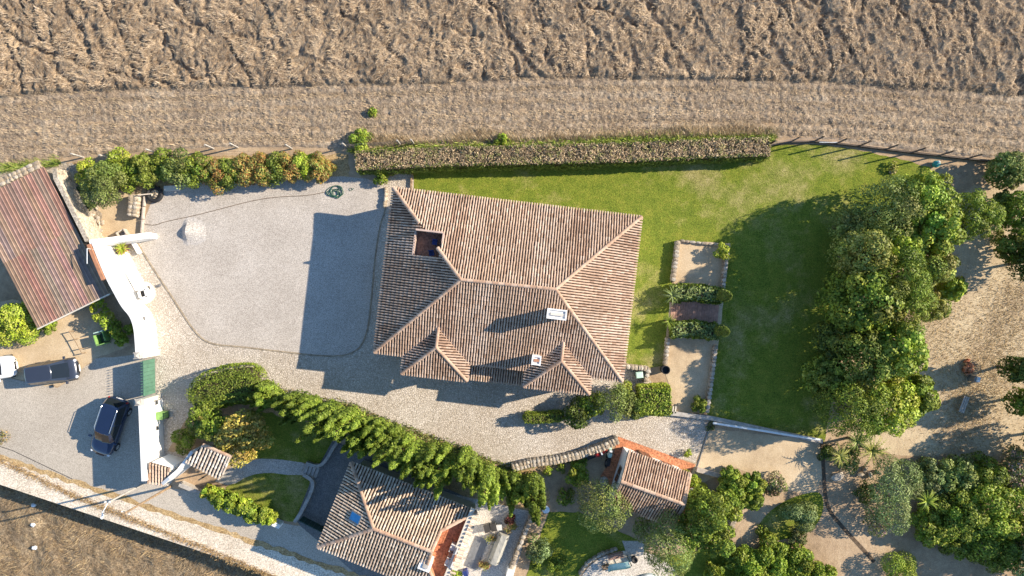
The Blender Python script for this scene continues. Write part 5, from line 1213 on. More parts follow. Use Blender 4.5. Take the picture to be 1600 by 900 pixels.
for i, (x, y, r, h, p, lab) in enumerate(((1090, 780, 1.0, 1.8, 'mid', 'dark leafy bush against the right gable of the outbuilding'), (1108, 805, 1.7, 6.0, 'mid', 'largest leafy green tree right of the outbuilding roof'), (1083, 828, 1.5, 5.2, 'mid', 'leafy tree under the lower right corner of the outbuilding'), (1138, 790, 1.2, 3.8, 'bright', 'yellow green bush above the pale rocks'), (1120, 842, 1.4, 5.4, 'mid', 'leafy green tree beside the row of pale rocks'), (1145, 762, 1.2, 2.2, 'bright', 'bright feathery shrub left of the dark gap by the sandy yard'), (1140, 745, .9, 1.8, 'bright', 'bright shrub at the end of the pale plank wall'), (1178, 758, 1.0, 1.7, 'bright', 'bright low shrub just left of the grey pinkish shrub'), (1172, 778, 1.0, 1.6, 'mid', 'green shrub at the top of the sloping earth path'), (1085, 752, .5, .9, 'lime', 'yellow flowering shrub beside the coiled yellow hose'))):
    bush(x, y, h, r, p, lab, 'shrub' if h < 2.5 else 'tree', 'shrub' if h < 2.5 else 'leafy_tree', n=int(5600 * r), leaf=.18, lobes=20, size=(.25, .38), spread=.4, fill=h > 2.5, group='shrubs right of the outbuilding')
bush(1212, 758, 1.3, .95, 'pink', 'grey green shrub with pinkish flowers on the sandy yard', n=2200)
bush(1250, 803, 2.2, 1.3, 'silver', 'clipped oval variegated bush beside the dirt gutter', n=9000, leaf=.13, lobes=5, size=(.55, .7), ry=1.0, cat='bush')
bush(1246, 838, .7, .75, 'grey', 'dull grey bush in the shade below the oval bush', n=1300); bush(1192, 832, .5, .6, 'mid', 'low green clump beside the earth path', n=700)
bush(1398, 890, 1.9, 1.3, 'bright', 'smooth domed clipped bush at the bottom edge', n=9000, leaf=.11, lobes=4, size=(.62, .75), cat='bush')
for i, (x, y, r) in enumerate(((1160, 878, 1.5), (1205, 872, 1.6), (1180, 902, 1.8), (1245, 880, 1.5), (1235, 905, 1.7), (1285, 900, 1.3), (1115, 895, .9))):
    bush(x, y, 1.6, r, 'bright', ('spreading juniper nearest the pale rocks', 'spreading juniper in the middle of the top row of the bed', 'spreading juniper cut by the bottom edge, left of the bed', 'spreading juniper at the right of the top row of the bed', 'spreading juniper at the bottom edge in the middle of the bed', 'rightmost spreading juniper, pointing at the domed bush', 'small juniper apart at the left below the olive')[i], 'juniper', 'juniper', n=int(4200 * r), leaf=.2, spread=.7, group='junipers at the bottom edge')
# the big belt of trees on the right of the lawn
belt = [(1386, 330, 6.6, 2.3, 'olive', 'dull grey green tree at the upper left of the tree belt'), (1442, 312, 6.6, 2.0, 'bright', 'yellow green tree at the very top of the tree belt'), (1452, 352, 6.8, 2.0, 'bright', 'bright leafy tree left of the round green tree'), (1520, 337, 4.8, 1.75, 'mid', 'round dense green tree standing right of the belt'),
        (1352, 398, 6.9, 1.8, 'pale', 'pale feathery topped tree on the lawn side of the belt'), (1400, 388, 6.0, 1.7, 'lime', 'yellow topped tree in the middle of the upper belt'), (1408, 436, 7.4, 2.3, 'mid', 'tall rounded green tree in the centre of the belt'), (1455, 412, 4.8, 1.7, 'pale', 'loose pale olive coloured tree on the right side of the belt'),
        (1346, 470, 7.2, 2.4, 'mid', 'broad green tree leaning over the shaded lawn'), (1412, 482, 6.8, 2.0, 'mid', 'dense green tree on the right below the belt centre'), (1310, 530, 4.6, 1.5, 'dark', 'low dark tree at the lawn edge of the belt'), (1292, 590, 4.6, 1.4, 'box', 'low green tree overhanging the lawn just above the pipe rail end'), (1330, 350, 4.6, 1.2, 'olive', 'small olive green tree on the lawn side at the top of the belt'), (1350, 556, 7.0, 2.3, 'box', 'shaded olive green tree in the lower belt'), (1398, 548, 7.4, 2.0, 'bright', 'tall yellow green tree in the lower belt'),
        (1334, 634, 6.6, 2.3, 'mid', 'rounded green tree above the end of the pipe rail'), (1385, 634, 6.4, 2.0, 'lime', 'yellow leaved tree at the lower end of the belt'), (1425, 614, 5.0, 1.6, 'mid', 'rounded dark green tree bulging into the dry grass'), (1458, 480, 3.2, 1.1, 'pale', 'straggly pale bush at the edge of the dry grass'), (1488, 450, 2.8, .9, 'lime', 'yellow green branches sticking out over the dry grass')]
for bi, (x, y, h, r, p, lab) in enumerate(belt): tree(x, y, h, r * 1.16, p, lab, n=int((7500, 6500, 5600)[bi % 3] * r + 1500), leaf=(.17, .2, .235)[bi % 3], flat=.42, trunk=.17, lobes=(38, 30, 26, 34)[bi % 4], spread=.36, aspect=(.42, .6, .75)[bi % 3], fill=True, size=(.2, .33), group='trees of the belt beside the lawn')
edge = [(1572, 268, 2.6, 1.7, 'olive', 'dull green shrub by the fence at the upper right corner'), (1592, 332, 3.4, 1.9, 'mid', 'mid green tree at the right edge behind the round tree'), (1586, 388, 3.2, 1.4, 'box', 'dull green tree at the right edge above the dry grass'), (1632, 410, 5.6, 1.9, 'dark', 'dark tree cut by the right edge'), (1568, 312, 1.8, .8, 'olive', 'small olive shrub close to the round green tree'),
        (1606, 580, 4.6, 1.1, 'dark', 'dark conifer at the right edge above the bench'), (1612, 632, 4.2, 1.2, 'mid', 'dark green tree at the right edge beside the bench'), (1650, 690, 5.0, 1.6, 'dark', 'dark tree outside the right edge below the bench'), (1668, 868, 6.0, 2.0, 'dark', 'dark tree outside the right edge beside the bottom path'), (1690, 940, 6.0, 2.2, 'dark', 'dark tree outside the lower right corner')]
for x, y, h, r, p, lab in edge: tree(x, y, h, r * (.82 if y < 420 else 1), p, lab, n=int(4200 * r + 800), leaf=.22, flat=.45, lobes=14, fill=True, group='dark trees along the right edge')
bush(1552, 344, .7, .45, 'pale', 'small pale dry bush between the round tree and the dark trees', n=500); bush(1556, 370, .9, .6, 'pale', 'larger pale dry bush beside the round green tree', n=800)
# lower right garden
tree(1392, 768, 3.2, 2.2, 'silver', 'big silvery olive tree at the top of the lower garden', name='olive_tree', n=15000, leaf=.16, flat=.4, aspect=.36, lobes=17, ry=2.6)
bush(1372, 812, 1.8, 1.3, 'pink', 'pinkish flowering bush below the silvery olive', n=3000); bush(1350, 770, 1.3, .9, 'dark', 'dark shrub left of the silvery olive', n=1600)
gard = [(1455, 745, 1.0, 2.0, 'silver', 'grey green shrub next to the silvery olive'), (1495, 740, 1.2, 2.2, 'olive', 'grey leafed shrub along the top of the lower garden'), (1535, 745, 1.2, 2.3, 'mid', 'mid green shrub in the middle of the top row'), (1585, 735, 1.3, 2.0, 'pink', 'shrub with pink flowers in the upper corner of the lower garden'),
        (1452, 822, 1.1, 2.2, 'bright', 'light green bush beside the big strap leaves'), (1490, 800, 1.4, 2.8, 'mid', 'green bush right of the strap leaves'), (1540, 795, 1.7, 3.2, 'bright', 'largest bright green bush of the lower garden'), (1590, 795, 1.5, 3.0, 'bright', 'bright green bush at the right edge of the lower garden'), (1500, 842, 1.1, 2.0, 'mid', 'dark green bush over the bottom path'), (1550, 850, 1.5, 2.8, 'mid', 'green bush above the lower right path'), (1595, 862, 1.3, 2.4, 'silver', 'silvery bush in the lower right corner')]
for x, y, r, h, p, lab in gard: bush(x, y, h, r * 1.5, p, lab, n=int(6500 * r), leaf=.19, lobes=22, size=(.24, .38), spread=.4, group='shrubs of the lower right garden')
palm(1447, 782, 1.9, .85, 'broad strap leaved plant between olive and bright bushes', 'plant', 'strap_plant', 30, 'bright', .1, .07)
bush(1325, 716, 1.5, 1.1, 'olive', 'scrubby olive green bush below the tree belt among the dry palms', n=2600)
bush(1290, 708, 1.0, .7, 'dark', 'small dark bush at the end of the pipe rail', n=1200)
palm(1362, 704, 1.5, 1.2, 'spiky dry palm below the tree belt, right one of two', pal='pale', group='dry palms below the tree belt'); palm(1312, 712, 1.3, .9, 'spiky dry palm below the tree belt, left one of two', pal='pale', group='dry palms below the tree belt')
palm(1338, 690, 1.4, .8, 'small green palm tucked under the tree belt', pal='olive')
# vine creeping over the red terrace
bush(1075, 708, .7, .35, 'lime', 'little creeping vine on the cobbles above the red terrace', n=350, leaf=.14); bush(1071, 738, .6, .3, 'bright', 'little climbing plant on the roof edge of the outbuilding', n=300, leaf=.12)
for i, (x, y) in enumerate(((828, 735), (852, 728), (872, 722), (893, 716), (908, 712))): bush(x + 4, y + 9, .6, .42, 'lime' if i % 2 else 'bright', ('leftmost weed bush at the foot of the rubble wall', 'second weed bush from the left at the rubble wall', 'middle weed bush at the foot of the rubble wall', 'second weed bush from the right at the rubble wall', 'rightmost weed bush at the rubble wall, near the motorbikes')[i], n=420, leaf=.12, group='weed bushes at the rubble wall')
bush(1395, 262, .6, .5, 'pale', 'low tuft of grass on a small mound on the lawn', n=350); bush(1110, 666, .45, .4, 'grey', 'withered plant on the cobbles near the lawn wall corner', n=300)
bush(2, 683, .3, .7, 'rust', 'flat withered weed patch on the road at the left edge', n=500, leaf=.1)
fringe('lot_grass', [(1440, 400), (1480, 560), (1520, 640), (1560, 480), (1600, 440), (1560, 600), (1480, 680), (1560, 690)], 15000, 1.3, .2, [(.50, .38, .21), (.42, .31, .17), (.58, .47, .28), (.33, .23, .13)], 62, lean=1.05)

# ================================================================== VEHICLES
def loft(mb, rings, close=True):
    n = len(rings[0]); b = len(mb.v); vs = [p for r in rings for p in r]; fs = []
    for i in range(len(rings) - 1):
        for k in range(n if close else n - 1): fs.append((i * n + k, i * n + (k + 1) % n, (i + 1) * n + (k + 1) % n, (i + 1) * n + k))
    mb.add(vs, fs); return mb
def car(px, py, ang, L, W, hh, paint, label, front=.24, rear=.04, hood=.92, sunroof=False, rails=False, wag=.1, rake=.17):
    """car seen from all sides: lofted body, glazed cabin, wheels, lamps, mirrors; ang = heading in the world"""
    c = P(px, py, .8); t = root('parked_car', (c.x, c.y, 0), label, 'car', 'cars parked outside the gate'); rot = Matrix.Rotation(ang, 3, 'Z'); G = lambda x, y, z: c * 1 - Vector((0, 0, .8)) + rot @ Vector((x, y, z))
    st = [(-.5, .60, .50, .80), (-.494, .72, .40, .86), (-.478, .83, .33, .91), (-.45, .92, .28, .94), (-.40, .975, .26, .96), (-.3, 1.0, .24, .97), (0, 1.0, .24, .96), (.2, 1.0, .24, .95), (.30, .99, .25, hood), (.37, .965, .26, hood - .03), (.42, .90, .28, hood - .08), (.46, .80, .31, hood - .16), (.485, .67, .36, hood - .25), (.5, .48, .46, hood - .36)]
    rings = []
    for x, w, z0, z1 in st:
        hw = W / 2 * w; rings.append([G(x * L, y * hw, z) for y, z in ((-.86, z0), (-1, z0 + .16), (-1, (z0 + z1) / 2), (-.96, z1 - .10), (-.84, z1 - .015), (-.45, z1 + .012), (0, z1 + .022), (.45, z1 + .012), (.84, z1 - .015), (.96, z1 - .10), (1, (z0 + z1) / 2), (1, z0 + .16), (.86, z0))])
    mb = MB(); loft(mb, rings); n = len(rings[0]); mb.poly(rings[0][::-1]); mb.poly(rings[-1]); mb.build('body', M[paint], t, smooth=True)
    # cabin outlines: base on the belt line, top at the roof
    xb0, xb1, xr0, xr1 = -L / 2 * (1 - rear), L / 2 * (1 - 2 * front) + .05, -L / 2 * (1 - rear) + wag * L * .8, L / 2 * (1 - 2 * front) - rake * L; zb, zr = .94, hh
    hb, hr = W / 2 * .93, W / 2 * .72
    base = [(xb0, -hb * .82), (xb0 + .18, -hb * .97), (-.1 * L, -hb), (xb1 - .35, -hb * .98), (xb1, -hb * .72), (xb1 + .1, 0), (xb1, hb * .72), (xb1 - .35, hb * .98), (-.1 * L, hb), (xb0 + .18, hb * .97), (xb0, hb * .82), (xb0 - .05, 0)]
    topo = [(xr0, -hr * .84), (xr0 + .12, -hr * .98), (-.1 * L, -hr), (xr1 - .2, -hr * .99), (xr1, -hr * .82), (xr1 + .06, 0), (xr1, hr * .82), (xr1 - .2, hr * .99), (-.1 * L, hr), (xr0 + .12, hr * .98), (xr0, hr * .84), (xr0 - .04, 0)]
    B3 = [G(x, y, zb) for x, y in base]; T3 = [G(x, y, zr - .05) for x, y in topo]
    def pane(name, ids):
        mb = MB()
        for i in ids: j = (i + 1) % 12; mb.add([B3[i], B3[j], T3[j], T3[i]], [(0, 1, 2, 3)])
        mb.build(name, M['glass'], t)
    pane('windshield', (4, 5)); pane('rear_window', (10, 11)); pane('side_window', (1, 2)); pane('side_window', (7, 8))
    for i in (0, 3, 6, 9): j = (i + 1) % 12; MB().add([B3[i], B3[j], T3[j], T3[i]], [(0, 1, 2, 3)]).build('pillar', M[paint], t)
    for i in (2, 8):      # door pillar
        d = (B3[i + 1] - B3[i]).normalized() * .05; o_ = (B3[i] - B3[(i + 6) % 12]).normalized() * .006; MB().add([B3[i] - d + o_, B3[i] + d + o_, T3[i] + d + o_, T3[i] - d + o_], [(0, 1, 2, 3)]).build('pillar', M[paint], t)
    ins = [G(x * .93 - .02, y * .86, zr) for x, y in topo]; mid = G(-.1 * L, 0, zr + .03); mb = MB(); loft(mb, [T3, ins]); b = len(mb.v); mb.add(ins + [mid], [(i, (i + 1) % 12, 12) for i in range(12)]); mb.build('roof', M[paint], t, smooth=True)
    if sunroof: q = [G(x, y, zr + .034) for x, y in ((xr1 - .22, -hr * .62), (xr1 - .22, hr * .62), (xr1 - 1.05, hr * .64), (xr1 - 1.05, -hr * .64))]; MB().poly(q).build('sunroof', M['glass'], t)
    if rails:
        for s_ in (-1, 1): MB().tube([G(xr0 + .2, s_ * hr * .9, zr + .0), G(xr0 + .3, s_ * hr * .92, zr + .06), G(xr1 - .35, s_ * hr * .92, zr + .06), G(xr1 - .2, s_ * hr * .88, zr)], .022, 5).build('roof_rail', M['chrome'], t)
    for x in (-.31 * L, .32 * L):
        for s_ in (-1, 1):
            a, b = G(x, s_ * (W / 2 - .2), .32), G(x, s_ * (W / 2 + .015), .32); w = MB().tube([a, b], .325, 18).build('wheel', M['black'], t, smooth=False); MB().tube([a, b + (b - a).normalized() * .008], .2, 12).build('rim', M['chrome'], w)
    for s_ in (-1, 1):
        q = G(xb1 - .2, s_ * (W / 2 + .1), .98); MB().box((q.x, q.y, q.z), (.13, .22, .14), ang).build('mirror', M[paint], t)
        q = G(.455 * L, s_ * W * .34, hood - .30); MB().box((q.x, q.y, q.z), (.2, .3, .13), ang - s_ * .55, .7).build('headlight', M['lamp'], t)
        q = G(-.475 * L, s_ * W * .37, .70); MB().box((q.x, q.y, q.z), (.1, .22, .2), ang + s_ * .3, .9).build('taillight', M['red'], t)
    q = G(.503 * L, 0, .42); MB().box((q.x, q.y, q.z), (.03, .52, .11), ang).build('number_plate', M['white'], t); q = G(-.503 * L, 0, .55); MB().box((q.x, q.y, q.z), (.03, .52, .11), ang).build('number_plate', M['white'], t)
    mb = MB(); mb.add([G(xb1 + .02, -hb * .6, zb + .05), G(xb1 + .09, 0, zb + .05), G(xb1 + .02, hb * .6, zb + .05)], [(0, 1, 2)]); q = G(.497 * L, 0, hood - .34); mb = MB().box((q.x, q.y, q.z), (.05, .62, .12), ang); mb.build('grille', M['black'], t)
    return t
car(82, 581, R(8), 3.8, 1.72, 1.52, 'slate', 'slate blue hatchback with long dark windscreen parked in front of the white car', .15, .03, .98, wag=.05, rake=.27)
car(-19, 577, R(8), 4.1, 1.75, 1.5, 'whitecar', 'white car with only its front in view at the left edge', .24, .04, .95)
car(170, 667, R(-109), 4.55, 1.84, 1.64, 'navy', 'dark navy estate car with silver roof rails parked outside the gate', .25, .03, 1.0, rails=True, wag=.09)

def motorbike(px, py, ang, body, label, L=1.9):
    c = P(px, py, .5); t = root('motorbike', (c.x, c.y, 0), label, 'motorbike', 'motorbikes parked beside the outbuilding'); rot = Matrix.Rotation(ang, 3, 'Z') @ Matrix.Rotation(.12, 3, 'X'); G = lambda x, y, z: Vector((c.x, c.y, 0)) + rot @ Vector((x, y, z))
    for x in (-.36 * L, .36 * L):
        ring = [G(x + .29 * math.cos(a), 0, .3 + .29 * math.sin(a)) for a in np.linspace(0, 6.283, 17)]; w = MB().tube(ring, .065, 6, cap=False).build('wheel', M['black'], t)
        MB().tube([G(x, -.05, .3), G(x, .05, .3)], .16, 10).build('hub', M['grey'], w)
    MB().tube([G(-.36 * L, 0, .3), G(-.1, 0, .45), G(.15, 0, .4), G(.25, 0, .75), G(-.3, 0, .72), G(-.1, 0, .45)], .04, 5).build('frame', M['grey'], t)
    MB().box(G(-.02, 0, .28), (.42, .3, .32), ang).build('engine', M['black'], t)
    mb = MB(); loft(mb, [[G(x, y * w, z + (h if k else 0)) for y, k in ((-1, 0), (-.8, 1), (.8, 1), (1, 0))] for x, w, z, h in ((.34, .08, .72, .14), (.22, .17, .68, .24), (.02, .17, .68, .22), (-.12, .12, .7, .12))]); mb.build('tank', M[body], t)
    mb = MB(); loft(mb, [[G(x, y * w, z) for y in (-1, 1)] for x, w, z in ((-.08, .13, .8), (-.4, .15, .8), (-.78, .1, .9))], False); loft(mb, [[G(x, y * w, z) for y in (-1, 1)] for x, w, z in ((-.08, .13, .74), (-.4, .15, .74), (-.78, .1, .86))], False); mb.build('seat', M['black'], t)
    mb = MB(); loft(mb, [[G(x, y * w, z) for y in (-1, 0, 1)] for x, w, z in ((.36 * L - .3, .09, .66), (.36 * L, .1, .72), (.36 * L + .28, .06, .62))], False); mb.build('mudguard', M[body], t)
    MB().tube([G(.36 * L, 0, .3), G(.3, 0, .98)], .035, 5).build('fork', M['grey'], t); MB().tube([G(.2, -.36, 1.0), G(.3, -.12, .98), G(.3, .12, .98), G(.2, .36, 1.0)], .02, 5).build('handlebar', M['black'], t)
    MB().box(G(.40, 0, .8), (.12, .24, .22), ang, .8).build('headlight', M['lamp'], t)
motorbike(950, 711, R(80), 'mint', 'white and green motorbike standing beside the outbuilding gable'); motorbike(931, 708, R(20), 'red', 'red motorbike parked against the rubble wall', 1.75)

# ================================================================== SMALL THINGS
def small(mb, name, mat, loc, label, cat, group=None, **k): return tag(mb.build(name, M[mat], origin=loc, **k), label, cat, group)
# utility poles
a = P(222, 757); t = root('utility_pole', a, 'pale concrete lamp pole rising from the end of the white wall', 'pole', 'poles beside the road'); tp = P(169, 782, 4.6); tp = Vector((a.x, a.y, 4.7))
MB().tube([a - Vector((0, 0, .05)), tp], .085, 8, .06).build('shaft', M['concrete'], t); e = tp + Vector((-.35, -.75, .12)); MB().tube([tp - Vector((0, 0, .1)), e], .03, 5).build('arm', M['pipe'], t); MB().box((e.x + .02, e.y - .2, e.z - .06), (.14, .42, .08), -.4, .8).build('lamp_head', M['pipe'], t)
for s_ in (-.18, .12): MB().lathe((tp.x + s_, tp.y + .05, tp.z - .12), [(.02, 0), (.06, .04), (.06, .12), (.02, .18)], 8).build('insulator', M['white'], t)
a = P(267, 760); t = root('utility_pole', a, 'slim brown wooden pole standing by the tiny tiled shed', 'pole', 'poles beside the road'); tp = Vector((a.x, a.y, 6.6)); MB().tube([a - Vector((0, 0, .05)), tp], .10, 8, .07).build('shaft', M['wood'], t)
MB().tube([tp + Vector((-.3, .1, -.25)), tp + Vector((.3, -.1, -.25))], .03, 5).build('crossarm', M['grey'], t)
for s_ in (-.25, .25): MB().lathe((tp.x + s_, tp.y - s_ * .33, tp.z - .22), [(.02, 0), (.05, .03), (.05, .1), (.02, .15)], 8).build('insulator', M['white'], t)
# hose, cable and tyre on the gravel court
rnd = random.Random(12); c = P(524, 301); mb = MB()
pts = []
for i in range(120):
    s = i / 119; a = s * 2 * math.pi * 7; ph = math.sin(s * 9) * .5; pts.append((c.x + (.42 + .16 * math.sin(a * .37 + 1)) * math.cos(a) + .18 * math.sin(s * 21), c.y + (.34 + .14 * math.cos(a * .41)) * math.sin(a) * (1 + .1 * ph) + .1 * math.cos(s * 17), .04 + .008 * (i % 9)))
small(mb.tube(pts, .028, 5), 'garden_hose', 'hose', (c.x, c.y, 0), 'tangled coil of dark green hose on the gravel court', 'hose')
c = P(548, 296); small(MB().tube([(c.x + .12 * math.cos(a), c.y + .1 * math.sin(a), .03) for a in np.linspace(0, 5.8, 14)] + [(c.x + .25, c.y + .1, .03)], .02, 5), 'hose_end', 'hose', (c.x, c.y, 0), 'small loop of hose beside the big green coil', 'hose')
pts = [P(*p, .03) for p in smooth([(222, 349), (240, 353), (258, 346), (300, 338), (350, 325), (400, 312), (440, 307), (480, 306), (508, 300)], 2)]
small(MB().tube(pts, .022, 5), 'garden_cable', 'bark', pts[0], 'thin brown line lying across the upper gravel court', 'hose')
c = P(241, 303, .25); t = root('tractor_tyre', (c.x, c.y, 0), 'large tractor tyre lying flat as a planter at the court corner', 'tyre'); ring = [(c.x + .52 * math.cos(a), c.y + .52 * math.sin(a), .2) for a in np.linspace(0, 6.283, 27)]
MB().tube(ring, .17, 8, cap=False).build('tyre', M['black'], t); MB().lathe((c.x, c.y, .0), [(.4, 0), (.4, .16), (.02, .2)], 16).build('soil_fill', M['sand'], t)
for i in range(4): stone(t, (c.x + .2 * math.cos(i * 1.7), c.y + .2 * math.sin(i * 1.7), .26), .24, .18, .16, i, i)
p = P(216, 305, .8); q = P(236, 303, .4); small(MB().tube([(p.x, p.y, .9), (q.x, q.y, .45)], .05, 6), 'wooden_bar', 'palewood', (q.x, q.y, 0), 'wooden bar from the stone stack onto the tractor tyre', 'bar')
c = P(268, 294, .2); small(MB().box((c.x, c.y, -.01), (1.2, .4, .22), .05), 'stone_slab', 'cream', (c.x, c.y, 0), 'long pale stone slab at the foot of the hedge near the tyre', 'slab')
c = P(190, 365, .4); t = root('old_crate', (c.x, c.y, 0), 'pale broken crate leaning behind the white return wall', 'crate')
for s_ in (-1, 1): MB().box((c.x + s_ * .32 * math.cos(.5), c.y + s_ * .32 * math.sin(.5), 0), (.07, .5, .5), .5).build('side_board', M['palewood'], t); MB().box((c.x - s_ * .23 * math.sin(.5), c.y + s_ * .23 * math.cos(.5), 0), (.6, .05, .45), .5).build('end_board', M['cream'], t)
MB().box((c.x, c.y, .05), (.5, .38, .06), .5).build('floor', M['grey'], t)
p = P(192, 391, .3); small(MB().lathe((p.x, p.y, 0), [(.22, 0), (.32, .5), (.35, .52), (.35, .6), (.28, .6), (.26, .5)], 14), 'plant_pot', 'pot', (p.x, p.y, 0), 'clay pot holding the spiky yucca', 'pot')
# heap of crushed stone
rs = np.random.default_rng(8); c = P(298, 362); xs = np.arange(-2.2, 2.2, .09); X, Y = np.meshgrid(xs, xs); Rr = np.hypot(X * .8, Y * .95 + .0)
Xr = X + .25; Z = np.minimum(np.clip(.5 + Xr * 1.3, 0, 9), np.clip(.5 - Xr * .34, 0, 9)) * np.exp(-(Y / .62) ** 2) * np.clip(1.2 - Rr / 2.0, 0, 1) + .04 * (fbm(X * 5 + 9, Y * 5 + 9, 3, 3) - .5) * (Rr < 1.3) + .02 * np.clip(1.8 - Rr, 0, 1) - .012
g = grid_mesh('stone_heap', X + c.x, Y + c.y, Z, M['pile'], (Rr < 2.0)); del g['kind']; g.data.polygons.foreach_set('use_smooth', np.zeros(len(g.data.polygons), dtype=bool)); tag(g, 'pale heap of crushed stone dug into on the gravel court', 'heap')
# behind the white wall: green crate, frame
c = P(159, 528, .5); t = root('green_crate', (c.x, c.y, 0), 'tall open green bin in the shade behind the white wall', 'crate')
for i in range(4): a = .3 + i * math.pi / 2; MB().box((c.x + .36 * math.cos(a), c.y + .5 * math.sin(a), 0), (.06, .74, .85), a).build('side_panel', M['green'] if i != 1 else M['mint'], t)
MB().box((c.x, c.y, .03), (.62, .8, .06), .3).build('floor', M['dgreen'], t)
t = root('rope_barrier', P(110, 522), 'thin dark post and rail barrier on the earth below the barn', 'barrier'); q = [P(*x, .5) for x in ((108, 518), (116, 530), (124, 545), (128, 552))]
for x in q: MB().tube([(x.x, x.y, -.02), (x.x, x.y, .55)], .04, 5).build('post', M['wood'], t)
MB().tube([(x.x, x.y, .5) for x in q], .03, 5).build('rail', M['wood'], t)
# litter on the lower field
for i, (x, y, lab) in enumerate(((55, 788, 'pale blue plastic sack on the bank in shade'), (54, 819, 'folded white sheet on the lower field'), (56, 855, 'small white bag on the lower field, lowest of the litter'))):
    f = (H + DROP) / H; c = Vector(((x - 800) / S * f, (450 - y) / S * f, -DROP + .2)); rs = np.random.default_rng(i); mb = MB(); n = 8
    ring = lambda r, z: [(c.x + r * (1 + rs.uniform(-.3, .3)) * math.cos(a), c.y + r * .8 * (1 + rs.uniform(-.3, .3)) * math.sin(a), c.z + z) for a in np.arange(n) * 6.283 / n]
    loft(mb, [ring(.18, -.15), ring(.2, .0), ring(.13, .07)]); mb.poly(mb.v[-n:]); small(mb, 'litter', 'pipe', c, lab, 'litter', 'litter on the lower field')
# stone bed: boards, pot, bin
t = root('board_deck', P(1088, 488), 'small deck of pinkish boards between the two shrub rows', 'deck'); a, b = Vector(xy(1048, 486)), Vector(xy(1122, 494)); d = (b - a) / 20; rnd = random.Random(6)
for i in range(20):
    q = a + d * (i + .5); MB().box((q.x, q.y, .0), (d.length - .02, 1.75 + rnd.uniform(-.06, .06), .07 + rnd.uniform(0, .015)), math.atan2(d.y, d.x) + .03).build('board', M['brick'], t)
p = P(1040, 578, .9); small(MB().lathe((p.x, p.y, -.01), [(.26, 0), (.32, .4), (.30, .92), (.34, .95), (.34, 1.0), (.28, 1.0), (.27, .75), (.02, .75)], 18), 'barrel', 'black', (p.x, p.y, 0), 'dark round barrel at the end of the short bed wall', 'barrel')
p = P(999, 586, .7); t = root('water_butt', (p.x, p.y, 0), 'pale greenish round water butt inside the L shaped wall', 'bin'); MB().lathe((p.x, p.y, -.01), [(.26, 0), (.29, .3), (.28, .75)], 14).build('body', M['dgreen'], t); MB().box((p.x, p.y, .74), (.56, .5, .1), .1, .8).build('lid', M['mint'], t)
p = P(1052, 640, .3)
for i in (0, 1): q = P(1051 + i * 4, 640, .2); small(MB().box((q.x, q.y, 0), (.09, .55, .35), -.12), 'edging_board', 'cream', (q.x, q.y, 0), ('short white board beside the clipped hedge block, left of the pair', 'short white board beside the clipped hedge block, right of the pair')[i], 'board', 'boards beside the clipped hedge block')
p = P(1112, 665); small(MB().tube([(p.x + .3 * math.cos(a), p.y + .35 * math.sin(a), .03) for a in np.linspace(1.5, 5.2, 14)], .03, 5), 'hose_end', 'black', (p.x, p.y, 0), 'short dark curl of hose beside the withered plant', 'hose')
# by the outbuilding
c = P(1097, 763, .2); mb = MB()
for k in range(5): mb.tube([(c.x + (.48 - .05 * k) * math.cos(a), c.y + (.42 - .05 * k) * math.sin(a), .04 + .05 * (k % 3)) for a in np.linspace(0, 6.283, 26)], .03, 5, cap=False)
small(mb, 'yellow_hose', 'yellow', (c.x, c.y, 0), 'coil of bright yellow hose beside the outbuilding', 'hose')
p = P(1082, 769, .4); small(MB().lathe((p.x, p.y, 0), [(.2, 0), (.3, .4), (.32, .44), (.24, .44), (.22, .3), (.02, .3)], 16), 'white_pot', 'white', (p.x, p.y, 0), 'round white pot between outbuilding gable and yellow hose', 'pot')
p = P(944, 752, .4); small(MB().lathe((p.x, p.y, 0), [(.25, 0), (.34, .2), (.33, .5), (.18, .62), (.02, .64)], 14), 'gas_bottle', 'concrete', (p.x, p.y, 0), 'pale rounded tank in the shade beside the gable', 'tank')
p = P(853, 797, .6); small(MB().lathe((p.x, p.y, 0), [(.2, 0), (.27, .5), (.29, .52), (.02, .58)], 14), 'white_drum', 'pipe', (p.x, p.y, 0), 'white round drum in the dark passage beside the terrace', 'drum')
# terrace of the lower house
c = P(779, 860, .85); t = root('covered_table', (c.x, c.y, 0), 'long grey canvas covered table on the paved terrace', 'table'); rz = R(-115) + math.pi
mb = MB(); n_ = 9
u_ = Vector((math.cos(R(69)), math.sin(R(69)), 0)); w_ = Vector((-u_.y, u_.x, 0)); rs = np.random.default_rng(5)
rows = [[c + u_ * x + w_ * y + Vector((0, 0, (.0 if abs(y) < .42 else -.5) + rs.uniform(-.02, .02))) for y in (-.52, -.44, -.2, .0, .2, .44, .52)] for x in np.linspace(-1.2, 1.2, n_)]
loft(mb, rows, False)
for r_ in (rows[0], rows[-1]): mb.add(r_ + [p - Vector((0, 0, .5)) if abs((p - c).dot(w_)) < .43 else p for p in r_], [(i, i + 1, 7 + i + 1, 7 + i) for i in range(6)])
mb.build('cover', M['cloth'], t)
for sx in (-1, 1):
    for sy in (-.36, .36): q = c + u_ * sx + w_ * sy; MB().tube([(q.x, q.y, .02), (q.x, q.y, .82)], .04, 5).build('leg', M['grey'], t)
c = P(744, 864, .1); q4 = [c + u_ * sx * 1.25 + w_ * sy * .5 for sx, sy in ((-1, -1), (1, -1), (1, 1), (-1, 1))]; small(MB().prism([(p.x, p.y) for p in q4], .02, .07), 'table_shadow', 'grey', (c.x, c.y, .02), 'dark grey sheet painted as the shadow of the covered table', 'mat')  # flat dark sheet standing in for the table's cast shadow
